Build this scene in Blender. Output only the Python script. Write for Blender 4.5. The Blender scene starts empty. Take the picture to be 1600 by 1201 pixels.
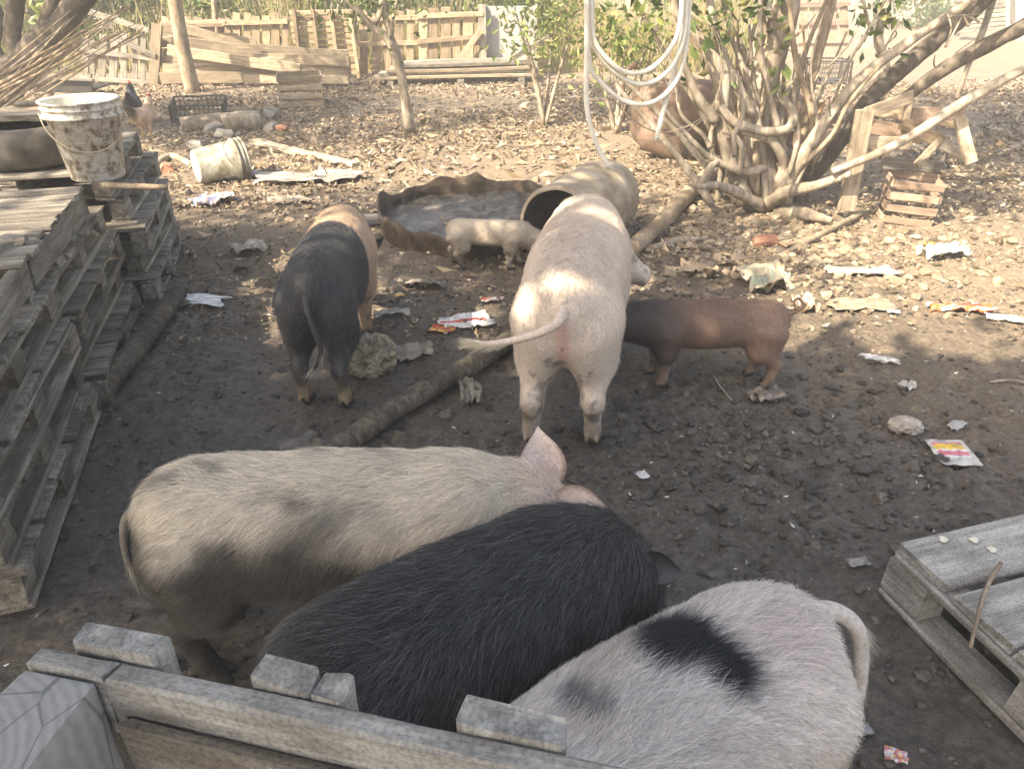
import bpy, math, random
import numpy as np
from mathutils import Vector, Matrix, Quaternion, Euler
random.seed(7); RNG = np.random.default_rng(7)
SC = bpy.context.scene
COL = SC.collection
# ------------------------------------------------------------------ camera, world, sun, exposure
CAMH, PITCH, FPX = 1.8, math.radians(29.3), 1200.0        # photo is 1600 x 1201 px
cam = bpy.data.cameras.new('camera'); camo = bpy.data.objects.new('camera', cam); COL.objects.link(camo)
cam.sensor_width = 36; cam.lens = 36*FPX/1600; cam.clip_end = 400; cam.clip_start = 0.02
camo.location = (0, 0, CAMH); camo.rotation_euler = (math.pi/2-PITCH, 0, 0); SC.camera = camo
SUN_EL = math.radians(43); TRAV = Vector((0.78, 0.62, 0)).normalized()
world = bpy.data.worlds.new('World'); SC.world = world; world.use_nodes = True
wn = world.node_tree.nodes; wn.clear()
wo = wn.new('ShaderNodeOutputWorld'); wb = wn.new('ShaderNodeBackground'); ws = wn.new('ShaderNodeTexSky')
ws.sky_type = 'NISHITA'; ws.sun_disc = False; ws.sun_elevation = SUN_EL
ws.sun_rotation = math.atan2(-TRAV.x, -TRAV.y); ws.dust_density = 4.0; ws.air_density = 1.0
wb.inputs[1].default_value = 0.14
world.node_tree.links.new(ws.outputs[0], wb.inputs[0]); world.node_tree.links.new(wb.outputs[0], wo.inputs[0])
sl = bpy.data.lights.new('sun', 'SUN'); sl.energy = 4.9; sl.angle = math.radians(0.55); sl.color = (1, .90, .76)
so = bpy.data.objects.new('sun', sl); COL.objects.link(so)
LDIR = Vector((TRAV.x*math.cos(SUN_EL), TRAV.y*math.cos(SUN_EL), -math.sin(SUN_EL)))
so.rotation_euler = LDIR.to_track_quat('-Z', 'Y').to_euler(); so.location = (-8, -8, 12)
SC.view_settings.view_transform = 'Standard'; SC.view_settings.look = 'None'
SC.view_settings.gamma = 1; SC.view_settings.exposure = 1.72; SC.view_settings.use_curve_mapping = False
SC.view_settings.use_white_balance = True; SC.view_settings.white_balance_temperature = 7150; SC.view_settings.white_balance_tint = 8
SC.cycles.use_denoising = True; SC.cycles.max_bounces = 8; SC.cycles.transparent_max_bounces = 12
SC.cycles.volume_bounces = 1
# ------------------------------------------------------------------ pixel helpers (photo pixel -> point on a plane)
CT, ST = math.cos(PITCH), math.sin(PITCH)
def ray(px, py):
    a, b = (px-800)/FPX, (600.5-py)/FPX
    return Vector((a, CT+b*ST, -ST+b*CT))
def P(px, py, z=0.0):
    d = ray(px, py); t = (z-CAMH)/d.z
    return Vector((d.x*t, d.y*t, z))
def PY(px, py, Y):
    d = ray(px, py); t = Y/d.y
    return Vector((d.x*t, Y, CAMH+d.z*t))
# ------------------------------------------------------------------ noise
_T = np.random.default_rng(11).random(65536)
def vnoise(p, seed=0):
    p = np.asarray(p, float); i = np.floor(p).astype(np.int64); f = p-i; f = f*f*(3-2*f)
    def h(a, b, c): return _T[((a*73856093) ^ (b*19349663) ^ (c*83492791) ^ (seed*2654435)) & 65535]
    x, y, z = i[:, 0], i[:, 1], i[:, 2]; u, v, w = f[:, 0], f[:, 1], f[:, 2]
    def l(a, b, t): return a+(b-a)*t
    a = l(l(h(x, y, z), h(x+1, y, z), u), l(h(x, y+1, z), h(x+1, y+1, z), u), v)
    b = l(l(h(x, y, z+1), h(x+1, y, z+1), u), l(h(x, y+1, z+1), h(x+1, y+1, z+1), u), v)
    return l(a, b, w)*2-1
def fbm(p, o=4, seed=0):
    r = 0; a = 1.0; s = 0
    for k in range(o):
        r = r+a*vnoise(np.asarray(p)*2**k+k*17.3, seed+k); s += a; a *= .5
    return r/s
def sstep(a, b, x):
    t = np.clip((x-a)/(b-a), 0, 1); return t*t*(3-2*t)
# ------------------------------------------------------------------ object helpers
def tag(o, label=None, cat=None, group=None, kind=None):
    if label: o['label'] = label
    if cat: o['category'] = cat
    if group: o['group'] = group
    if kind: o['kind'] = kind
    return o
def thing(name, label, cat, loc=(0, 0, 0), rz=0, group=None):
    o = bpy.data.objects.new(name, None); COL.objects.link(o); o.location = loc; o.rotation_euler = (0, 0, rz)
    o.empty_display_size = .05
    return tag(o, label, cat, group)
def mk(name, V, F, mat, parent=None, smooth=False, col=None):
    me = bpy.data.meshes.new(name)
    V = np.asarray(V, float)
    me.from_pydata(V.tolist() if len(V) else [], [], F.tolist() if isinstance(F, np.ndarray) else [list(f) for f in F]); me.update()
    if smooth: me.polygons.foreach_set('use_smooth', [True]*len(me.polygons))
    if col is not None:
        ca = me.color_attributes.new('Col', 'FLOAT_COLOR', 'POINT')
        c4 = np.ones((len(V), 4)); c4[:, :3] = col; ca.data.foreach_set('color', c4.ravel())
    if mat: me.materials.append(mat)
    o = bpy.data.objects.new(name, me); COL.objects.link(o)
    if parent: o.parent = parent
    return o
class MB:
    def __init__(s): s.V = []; s.F = []; s.C = []; s.n = 0
    def add(s, V, F, col=None):
        V = np.asarray(V, float); n = s.n
        s.V.append(V); s.F += [[i+n for i in f] for f in (F.tolist() if isinstance(F, np.ndarray) else F)]; s.n += len(V)
        if col is not None:
            c = np.asarray(col, float); s.C.append(np.broadcast_to(c, (len(V), 3)))
    def build(s, name, mat, parent=None, smooth=False):
        return mk(name, np.concatenate(s.V), s.F, mat, parent, smooth, np.concatenate(s.C) if s.C else None)
def catmull(pts, n=6):
    p = [np.array(q, float) for q in pts]; p = [2*p[0]-p[1]]+p+[2*p[-1]-p[-2]]; out = []
    for i in range(1, len(p)-2):
        for k in range(n):
            t = k/n; a, b, c, d = p[i-1:i+3]
            out.append(.5*(2*b+(c-a)*t+(2*a-5*b+4*c-d)*t*t+(3*b-a-3*c+d)*t**3))
    out.append(p[-2]); return np.array(out)
def tube_vf(pts, rad, seg=8, sub=5, rough=0.0, seed=0, caps=True):
    """pts: list of (x,y,z); rad: radius per point"""
    q = catmull([list(p)+[r] for p, r in zip(pts, rad)], sub) if sub > 1 else np.array([list(p)+[r] for p, r in zip(pts, rad)])
    c, r = q[:, :3], np.maximum(q[:, 3], 1e-4); n = len(c)
    t = np.gradient(c, axis=0); t /= np.linalg.norm(t, axis=1)[:, None]+1e-12
    ref = np.array([0, 0, 1.]) if abs(t[0, 2]) < .9 else np.array([1., 0, 0])
    V = []
    u = np.cross(t[0], ref); u /= np.linalg.norm(u)
    for i in range(n):
        u = u-t[i]*np.dot(u, t[i]); u /= np.linalg.norm(u); w = np.cross(t[i], u)
        a = np.linspace(0, 2*np.pi, seg, endpoint=False)
        V.append(c[i]+r[i]*(np.cos(a)[:, None]*u+np.sin(a)[:, None]*w))
    V = np.array(V)
    if rough:
        N = fbm(V.reshape(-1, 3)*14+seed*3.1, 3, seed).reshape(n, seg)
        V = c[:, None]+(V-c[:, None])*(1+rough*N)[..., None]
    V = V.reshape(-1, 3); F = []
    for i in range(n-1):
        for k in range(seg):
            F.append([i*seg+k, i*seg+(k+1) % seg, (i+1)*seg+(k+1) % seg, (i+1)*seg+k])
    if caps: F.append(list(range(seg))[::-1]); F.append([(n-1)*seg+k for k in range(seg)])
    return V, F
def tube(name, pts, rad, mat, parent=None, seg=8, sub=5, rough=0.0, seed=0):
    if not hasattr(rad, '__len__'): rad = [rad]*len(pts)
    V, F = tube_vf(pts, rad, seg, sub, rough, seed)
    return mk(name, V, F, mat, parent, True)
_bc = [0]
def board_vf(L, W, T, seed, jit=.0025, ch=.004, nseg=4, bow=.004):
    r = random.Random(seed); ch = min(ch, T*.3, W*.3)
    prof = [(-W/2+ch, -T/2), (W/2-ch, -T/2), (W/2, -T/2+ch), (W/2, T/2-ch), (W/2-ch, T/2), (-W/2+ch, T/2), (-W/2, T/2-ch), (-W/2, -T/2+ch)]
    V = []; b1, b2 = r.uniform(-bow, bow), r.uniform(-bow, bow)
    for i in range(nseg+1):
        x = -L/2+L*i/nseg; k = 1-(2*i/nseg-1)**2
        e = jit*1.5 if i in (0, nseg) else 0
        for y, z in prof:
            V.append((x+r.uniform(-e, e)*2, y+b1*k+r.uniform(-jit, jit), z+b2*k+r.uniform(-jit, jit)*.5))
    F = []
    for i in range(nseg):
        for k in range(8): F.append([i*8+k, i*8+(k+1) % 8, (i+1)*8+(k+1) % 8, (i+1)*8+k])
    F.append(list(range(8))[::-1]); F.append([nseg*8+k for k in range(8)])
    F = [f[::-1] for f in F]
    F = [f[::-1] for f in F]
    return V, F
def board(name, parent, size, loc, rot=(0, 0, 0), mat=None, **kw):
    _bc[0] += 1
    V, F = board_vf(*size, seed=_bc[0], **kw)
    o = mk(name, V, F, mat, parent); o.location = loc; o.rotation_euler = rot
    return o
def board2(name, parent, p0, p1, w, t, mat, up=(0, 0, 1), **kw):
    """board from p0 to p1 (given in the parent's space); w measured across, t along 'up'"""
    p0, p1 = Vector(p0), Vector(p1); d = p1-p0; x = d.normalized(); up = Vector(up)
    y = up.cross(x); y.normalize(); z = x.cross(y)
    _bc[0] += 1
    V, F = board_vf(d.length, w, t, _bc[0], **kw)
    o = mk(name, V, F, mat, parent)
    o.matrix_local = Matrix.Translation((p0+p1)/2) @ Matrix((x, y, z)).transposed().to_4x4()
    return o
# ------------------------------------------------------------------ materials
def newmat(name):
    m = bpy.data.materials.new(name); m.use_nodes = True; nt = m.node_tree; nt.nodes.clear()
    o = nt.nodes.new('ShaderNodeOutputMaterial'); b = nt.nodes.new('ShaderNodeBsdfPrincipled')
    nt.links.new(b.outputs[0], o.inputs[0]); return m, nt, b
def nd(nt, t, **kw):
    n = nt.nodes.new('ShaderNode'+t)
    for k, v in kw.items():
        if k in n.inputs: n.inputs[k].default_value = v
        else: setattr(n, k, v)
    return n
def ramp(nt, src, stops):
    r = nt.nodes.new('ShaderNodeValToRGB'); e = r.color_ramp.elements
    while len(e) < len(stops): e.new(.5)
    for el, (p, c) in zip(e, stops): el.position = p; el.color = (*c, 1) if len(c) == 3 else c
    nt.links.new(src, r.inputs[0]); return r
def mix(nt, f, a, b, mode='MIX'):
    m = nt.nodes.new('ShaderNodeMix'); m.data_type = 'RGBA'; m.blend_type = mode
    for s, v in ((m.inputs[0], f), (m.inputs[6], a), (m.inputs[7], b)):
        if isinstance(v, bpy.types.NodeSocket): nt.links.new(v, s)
        elif isinstance(v, (int, float)): s.default_value = v
        else: s.default_value = (*v, 1)
    return m.outputs[2]
def mapped(nt, scale, coord='Object'):
    tc = nd(nt, 'TexCoord'); mp = nd(nt, 'Mapping'); mp.inputs['Scale'].default_value = scale
    nt.links.new(tc.outputs[coord], mp.inputs[0]); return mp
def bump(nt, b, src, dist=.004, strength=.6):
    bp = nd(nt, 'Bump'); bp.inputs['Distance'].default_value = dist; bp.inputs['Strength'].default_value = strength
    nt.links.new(src, bp.inputs['Height']); nt.links.new(bp.outputs[0], b.inputs['Normal'])
def wood(name, c0, c1, c2, dirt=(.05, .04, .032), dirtamt=.5, rough=.85, var=.35):
    m, nt, b = newmat(name)
    mp = mapped(nt, (1.6, 26, 26)); n1 = nd(nt, 'TexNoise'); n1.inputs['Scale'].default_value = 1.5; n1.inputs['Detail'].default_value = 7; n1.inputs['Roughness'].default_value = .65
    oi = nd(nt, 'ObjectInfo')
    add = nd(nt, 'VectorMath', operation='ADD'); nt.links.new(mp.outputs[0], add.inputs[0])
    sc = nd(nt, 'Math', operation='MULTIPLY'); sc.inputs[1].default_value = 57; nt.links.new(oi.outputs['Random'], sc.inputs[0])
    nt.links.new(sc.outputs[0], add.inputs[1]); nt.links.new(add.outputs[0], n1.inputs['Vector'])
    r = ramp(nt, n1.outputs[0], [(.3, c0), (.52, c1), (.72, c2)])
    n2 = nd(nt, 'TexNoise'); n2.inputs['Scale'].default_value = 7; n2.inputs['Detail'].default_value = 5
    mp2 = mapped(nt, (1, 1.6, 1.6)); add2 = nd(nt, 'VectorMath', operation='ADD'); nt.links.new(mp2.outputs[0], add2.inputs[0]); nt.links.new(sc.outputs[0], add2.inputs[1]); nt.links.new(add2.outputs[0], n2.inputs['Vector'])
    dm = ramp(nt, n2.outputs[0], [(.45, (0, 0, 0)), (.68, (dirtamt,)*3)])
    c = mix(nt, dm.outputs[0], r.outputs[0], dirt)
    n3 = nd(nt, 'TexNoise'); n3.inputs['Scale'].default_value = 6; n3.inputs['Detail'].default_value = 9; n3.inputs['Roughness'].default_value = .8
    mp3 = mapped(nt, (2.5, 45, 45)); add3 = nd(nt, 'VectorMath', operation='ADD'); nt.links.new(mp3.outputs[0], add3.inputs[0]); nt.links.new(sc.outputs[0], add3.inputs[1]); nt.links.new(add3.outputs[0], n3.inputs['Vector'])
    n4 = nd(nt, 'TexNoise'); n4.inputs['Scale'].default_value = 170; n4.inputs['Detail'].default_value = 4; mp4 = mapped(nt, (1, 1, 1)); nt.links.new(mp4.outputs[0], n4.inputs['Vector'])
    g1 = ramp(nt, n3.outputs[0], [(.30, (.45,)*3), (.46, (1,)*3), (.7, (1.2,)*3)]); c = mix(nt, 1.0, c, g1.outputs[0], 'MULTIPLY')
    g2 = ramp(nt, n4.outputs[0], [(.33, (.7,)*3), (.6, (1.1,)*3)]); c = mix(nt, 1.0, c, g2.outputs[0], 'MULTIPLY')
    vr = nd(nt, 'MapRange'); vr.inputs[3].default_value = 1-var; vr.inputs[4].default_value = 1+var; nt.links.new(oi.outputs['Random'], vr.inputs[0])
    c = mix(nt, 1.0, c, vr.outputs[0], 'MULTIPLY')
    nt.links.new(c, b.inputs['Base Color']); b.inputs['Roughness'].default_value = rough; b.inputs['Specular IOR Level'].default_value = .25
    bump(nt, b, n3.outputs[0], .004, .9); return m
M = {}
M['grey_wood'] = wood('weathered grey wood', (.13, .113, .093), (.26, .232, .195), (.42, .385, .335))
M['dark_wood'] = wood('muddy dark wood', (.12, .10, .079), (.245, .212, .17), (.41, .365, .30))
M['pale_wood'] = wood('dry pale wood', (.24, .19, .13), (.40, .32, .23), (.55, .46, .35), dirtamt=.3)
M['tan_wood'] = wood('tan fence wood', (.20, .145, .095), (.36, .27, .18), (.50, .39, .27), dirtamt=.35)
M['red_wood'] = wood('reddish crate wood', (.20, .135, .095), (.34, .245, .18), (.46, .35, .265), dirtamt=.3)
M['fence_wood'] = wood('grey top wood', (.21, .197, .178), (.38, .36, .33), (.53, .507, .47), dirt=(.13, .113, .095), dirtamt=.6, var=.12)
def bark(name, c0, c1, c2, sc=6):
    m, nt, b = newmat(name); mp = mapped(nt, (1, 1, .35)); n1 = nd(nt, 'TexNoise'); n1.inputs['Scale'].default_value = sc*4; n1.inputs['Detail'].default_value = 8; n1.inputs['Roughness'].default_value = .7
    nt.links.new(mp.outputs[0], n1.inputs['Vector']); r = ramp(nt, n1.outputs[0], [(.3, c0), (.5, c1), (.7, c2)])
    n2 = nd(nt, 'TexNoise'); n2.inputs['Scale'].default_value = sc*.6; n2.inputs['Detail'].default_value = 3
    mp2 = mapped(nt, (1, 1, 1)); nt.links.new(mp2.outputs[0], n2.inputs['Vector'])
    f = ramp(nt, n2.outputs[0], [(.42, (0, 0, 0)), (.62, (.7, .7, .7))])
    c = mix(nt, f.outputs[0], r.outputs[0], c0); nt.links.new(c, b.inputs['Base Color']); b.inputs['Roughness'].default_value = .9; b.inputs['Specular IOR Level'].default_value = .2
    bump(nt, b, n1.outputs[0], .012, .9); return m
M['bark'] = bark('pale grey bark', (.15, .12, .09), (.37, .31, .24), (.58, .51, .42))
M['bark_dark'] = bark('dark bark', (.06, .05, .04), (.14, .115, .09), (.24, .2, .16))
M['log'] = bark('muddy log bark', (.05, .042, .034), (.125, .105, .083), (.27, .23, .18), 9)
M['log_pale'] = bark('peeled pole', (.2, .15, .1), (.36, .28, .2), (.5, .41, .3), 9)
def vcol(name, rough=.7, spec=.3, bscale=60, bdist=.002, sheen=0, sss=0, transl=0):
    m, nt, b = newmat(name); a = nd(nt, 'Attribute', attribute_name='Col')
    n1 = nd(nt, 'TexNoise'); n1.inputs['Scale'].default_value = bscale; n1.inputs['Detail'].default_value = 5
    tc = nd(nt, 'TexCoord'); nt.links.new(tc.outputs['Object'], n1.inputs['Vector'])
    r = ramp(nt, n1.outputs[0], [(.3, (.78,)*3), (.7, (1.18,)*3)])
    c = mix(nt, 1.0, a.outputs[0], r.outputs[0], 'MULTIPLY'); nt.links.new(c, b.inputs['Base Color'])
    b.inputs['Roughness'].default_value = rough; b.inputs['Specular IOR Level'].default_value = spec
    if sheen: b.inputs['Sheen Weight'].default_value = sheen
    if bdist: bump(nt, b, n1.outputs[0], bdist, .7)
    if transl:
        t = nd(nt, 'BsdfTranslucent'); nt.links.new(c, t.inputs[0]); ms = nd(nt, 'MixShader'); ms.inputs[0].default_value = transl
        out = [n for n in nt.nodes if n.type == 'OUTPUT_MATERIAL'][0]
        nt.links.new(b.outputs[0], ms.inputs[1]); nt.links.new(t.outputs[0], ms.inputs[2]); nt.links.new(ms.outputs[0], out.inputs[0])
    return m
M['pig'] = vcol('pig skin', .62, .35, 90, .0015)
M['paper'] = vcol('printed plastic wrapper', .4, .5, 35, .001)
M['litter'] = vcol('dry litter', .85, .2, 30, 0)
M['leaf'] = vcol('leaf', .5, .4, 20, 0, transl=.4)
M['clod'] = vcol('mud clod', .6, .4, 55, .004)
M['feather'] = vcol('feathers', .6, .3, 80, .004)
def plain(name, c, rough=.6, metal=0, var=None, scale=12, bd=.002, spec=.4):
    m, nt, b = newmat(name)
    if var is None: b.inputs['Base Color'].default_value = (*c, 1)
    else:
        mp = mapped(nt, (1, 1, 1)); n1 = nd(nt, 'TexNoise'); n1.inputs['Scale'].default_value = scale; n1.inputs['Detail'].default_value = 8; n1.inputs['Roughness'].default_value = .68
        nt.links.new(mp.outputs[0], n1.inputs['Vector']); r = ramp(nt, n1.outputs[0], var if isinstance(var, list) else [(.35, c), (.65, var)])
        nt.links.new(r.outputs[0], b.inputs['Base Color']); bump(nt, b, n1.outputs[0], bd, .6)
    b.inputs['Roughness'].default_value = rough; b.inputs['Metallic'].default_value = metal; b.inputs['Specular IOR Level'].default_value = spec; return m
M['hose'] = plain('pale plastic hose', (.74, .70, .62), .45, 0, (.62, .57, .48), 20, .0005)
M['wire'] = plain('thin wire', (.42, .34, .25), .6)
M['black_plastic'] = plain('black plastic', (.035, .033, .035), .5, 0, (.09, .08, .07), 14)
M['black_metal'] = plain('black tray', (.018, .017, .017), .6, 0, (.04, .035, .03), 14)
M['rubber'] = plain('muddy rubber', (.07, .062, .052), .85, 0, (.16, .14, .115), 9, .004)
M['tub'] = plain('muddy rusted tub', (.05, .034, .022), .75, 0, [(.3, (.022, .017, .013)), (.5, (.075, .052, .035)), (.72, (.17, .125, .085))], 11, .004)
M['bucket_wet'] = plain('paint crusted bucket', (.5, .5, .5), .55, 0, [(.34, (.13, .105, .08)), (.43, (.30, .245, .185)), (.50, (.52, .48, .42)), (.60, (.68, .65, .60)), (.70, (.38, .30, .21))], 24, .003)
M['bucket_in'] = plain('bucket inside', (.68, .66, .58), .6, 0, (.55, .5, .4), 10)
M['bucket_lying'] = plain('mossy bucket', (.5, .5, .5), .6, 0, [(.36, (.07, .062, .04)), (.5, (.18, .17, .13)), (.66, (.32, .32, .29))], 8, .002)  # mossy grey, taken darker to stand for shade over this bucket
M['barrel'] = plain('dirty plastic drum', (.5, .45, .38), .6, 0, [(.3, (.15, .115, .08)), (.5, (.31, .25, .185)), (.7, (.50, .43, .34))], 5, .002)
M['barrel_in'] = plain('drum inside', (.09, .075, .06), .8, 0, (.05, .04, .033), 8)
M['sheet'] = plain('grey sheet', (.27, .265, .26), .7, 0, (.38, .37, .36), 5)
M['concrete'] = plain('concrete', (.33, .31, .28), .9, 0, (.2, .18, .16), 8, .004)
M['clay'] = plain('red clay brick', (.42, .2, .12), .9, 0, (.3, .15, .1), 14, .003)
M['metal_sheet'] = plain('roof sheet', (.35, .34, .33), .5, .6, (.3, .25, .2), 5)
# ground: wet dark mud in the trodden yard, drier earth beyond
def ground_mat():
    m, nt, b = newmat('trodden earth'); tc = nd(nt, 'TexCoord')
    def noise(s, d=6, r=.6, off=0):
        n = nd(nt, 'TexNoise'); n.inputs['Scale'].default_value = s; n.inputs['Detail'].default_value = d; n.inputs['Roughness'].default_value = r
        if off:
            mp = nd(nt, 'Mapping'); mp.inputs['Location'].default_value = (off, off*.7, 0); nt.links.new(tc.outputs['Object'], mp.inputs[0]); nt.links.new(mp.outputs[0], n.inputs['Vector'])
        else: nt.links.new(tc.outputs['Object'], n.inputs['Vector'])
        return n
    big, mid, fine, speck = noise(.9, 5), noise(6, 7, .65), noise(38, 8, .7), noise(15, 6, .7, 9)
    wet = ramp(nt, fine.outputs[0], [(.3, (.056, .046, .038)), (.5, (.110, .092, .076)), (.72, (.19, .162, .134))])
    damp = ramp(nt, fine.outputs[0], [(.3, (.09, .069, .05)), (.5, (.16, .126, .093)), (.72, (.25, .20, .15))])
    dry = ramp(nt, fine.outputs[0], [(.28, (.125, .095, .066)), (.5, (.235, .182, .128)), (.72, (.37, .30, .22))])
    at = nd(nt, 'Attribute', attribute_name='Col')
    sep = nd(nt, 'SeparateColor'); nt.links.new(at.outputs[0], sep.inputs[0])
    def f(src, nz, amt, lo, hi):
        a = nd(nt, 'Math', operation='MULTIPLY_ADD'); a.inputs[1].default_value = amt; nt.links.new(nz, a.inputs[0]); nt.links.new(src, a.inputs[2])
        mr = nd(nt, 'MapRange'); mr.interpolation_type = 'SMOOTHSTEP'; mr.inputs[1].default_value = lo+amt*.5; mr.inputs[2].default_value = hi+amt*.5; nt.links.new(a.outputs[0], mr.inputs[0]); return mr.outputs[0]
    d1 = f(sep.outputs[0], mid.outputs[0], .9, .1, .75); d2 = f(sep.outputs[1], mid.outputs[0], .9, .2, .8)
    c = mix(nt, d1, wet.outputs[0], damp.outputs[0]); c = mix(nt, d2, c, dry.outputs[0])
    sp = ramp(nt, speck.outputs[0], [(.60, (0, 0, 0)), (.70, (.55,)*3)])
    c = mix(nt, sp.outputs[0], c, mix(nt, d1, (.034, .029, .026), (.10, .08, .06)))
    nt.links.new(c, b.inputs['Base Color'])
    rr = nd(nt, 'MapRange'); rr.inputs[3].default_value = .55; rr.inputs[4].default_value = .95; nt.links.new(d1, rr.inputs[0])
    pud = ramp(nt, big.outputs[0], [(.50, (1, 1, 1)), (.62, (.5,)*3)]); mm = nd(nt, 'Math', operation='MULTIPLY'); nt.links.new(rr.outputs[0], mm.inputs[0]); nt.links.new(pud.outputs[0], mm.inputs[1]); nt.links.new(mm.outputs[0], b.inputs['Roughness'])
    b.inputs['Specular IOR Level'].default_value = .35
    bp = nd(nt, 'Bump'); bp.inputs['Distance'].default_value = .02; bp.inputs['Strength'].default_value = .9; nt.links.new(fine.outputs[0], bp.inputs['Height'])
    bp2 = nd(nt, 'Bump'); bp2.inputs['Distance'].default_value = .035; bp2.inputs['Strength'].default_value = .6; nt.links.new(mid.outputs[0], bp2.inputs['Height']); nt.links.new(bp.outputs[0], bp2.inputs['Normal'])
    nt.links.new(bp2.outputs[0], b.inputs['Normal']); return m
M['ground'] = ground_mat()
# ------------------------------------------------------------------ ground
_pn = 420; _pr = np.random.default_rng(77); PITX, PITY, PITR = -3.0, .4, .01; _pit = np.zeros((560, 720))      # trodden hoof prints
_pc = np.stack([np.concatenate([_pr.uniform(-2.4, 3.6, 250), _pr.normal(.8, .7, 170)]), np.concatenate([_pr.uniform(.7, 5.2, 250), _pr.normal(2.6, .6, 170)])], 1)
for _k in range(_pn):
    _a = _pr.uniform(0, 6.28); _s = _pr.uniform(.7, 1.25); _i, _j = int((_pc[_k, 1]-PITY)/PITR), int((_pc[_k, 0]-PITX)/PITR)
    if 14 < _i < 545 and 14 < _j < 705:
        _yy, _xx = np.mgrid[-12:13, -12:13]*PITR; _u = _xx*math.cos(_a)+_yy*math.sin(_a); _v = -_xx*math.sin(_a)+_yy*math.cos(_a)
        _r = np.minimum(((_u/.034)**2+((_v-.017)/.015)**2), ((_u/.034)**2+((_v+.017)/.015)**2))/_s**2
        _pit[_i-12:_i+13, _j-12:_j+13] += -.022*np.exp(-_r**1.5)+.009*np.exp(-(np.sqrt(_u**2+_v**2)/_s-.052)**2/.0003)
_pit = np.clip(_pit, -.03, .02)
def pits(x, y):
    fx = np.clip((x-PITX)/PITR, 0, 718.99); fy = np.clip((y-PITY)/PITR, 0, 558.99); j, i = fx.astype(int), fy.astype(int); u, v = fx-j, fy-i
    return _pit[i, j]*(1-u)*(1-v)+_pit[i, j+1]*u*(1-v)+_pit[i+1, j]*(1-u)*v+_pit[i+1, j+1]*u*v
def gz(x, y):
    x = np.atleast_1d(np.asarray(x, float)); y = np.atleast_1d(np.asarray(y, float))
    p = np.stack([x, y, 0*x], 1)
    z = .022*fbm(p*.9, 2, 3)
    near = 1-sstep(5, 9, y)
    lump = fbm(p*9, 4, 5)
    z = z+(.006+.012*near)*lump+near*.010*np.abs(fbm(p*5, 3, 8))
    churn = sstep(.1, .5, fbm(p*.8, 2, 21)+.8*np.exp(-((x-1.2)**2/1.6+(y-2.6)**2/1.0))-.1)
    z = z+near*churn*.018*np.abs(fbm(p*13, 3, 31))
    z = z+near*.011*(1-2*np.abs(fbm(p*21, 3, 41)))*sstep(-.5, .3, fbm(p*1.7, 2, 43))
    return z+pits(x, y)-.014
def axis(dense0, dense1, step, lo, hi, grow=1.06):
    a = list(np.arange(dense0, dense1, step)); s = step
    while a[-1] < hi: s *= grow; a.append(a[-1]+s)
    s = step
    while a[0] > lo: s *= grow; a.insert(0, a[0]-s)
    return np.array(a)
gx = axis(-2.2, 2.4, .0165, -60, 60, 1.045); gy = axis(.8, 5.0, .0155, -20, 110, 1.04)
X, Y = np.meshgrid(gx, gy); nx, ny = len(gx), len(gy)
GV = np.stack([X.ravel(), Y.ravel(), gz(X.ravel(), Y.ravel())], 1)
ii = (np.arange(ny-1)[:, None]*nx+np.arange(nx-1)[None]).ravel()
GF = np.stack([ii, ii+1, ii+nx+1, ii+nx], 1)
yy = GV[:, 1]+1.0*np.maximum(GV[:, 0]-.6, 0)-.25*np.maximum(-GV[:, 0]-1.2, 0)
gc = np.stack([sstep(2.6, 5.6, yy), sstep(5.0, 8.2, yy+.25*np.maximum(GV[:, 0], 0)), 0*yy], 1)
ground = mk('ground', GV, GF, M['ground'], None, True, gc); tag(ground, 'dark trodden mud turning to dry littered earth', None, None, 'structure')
def GZ(x, y): return float(gz(x, y)[0])
def G(px, py, dz=0):
    p = P(px, py); p = P(px, py, GZ(p.x, p.y)); p.z += dz; return p
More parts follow.
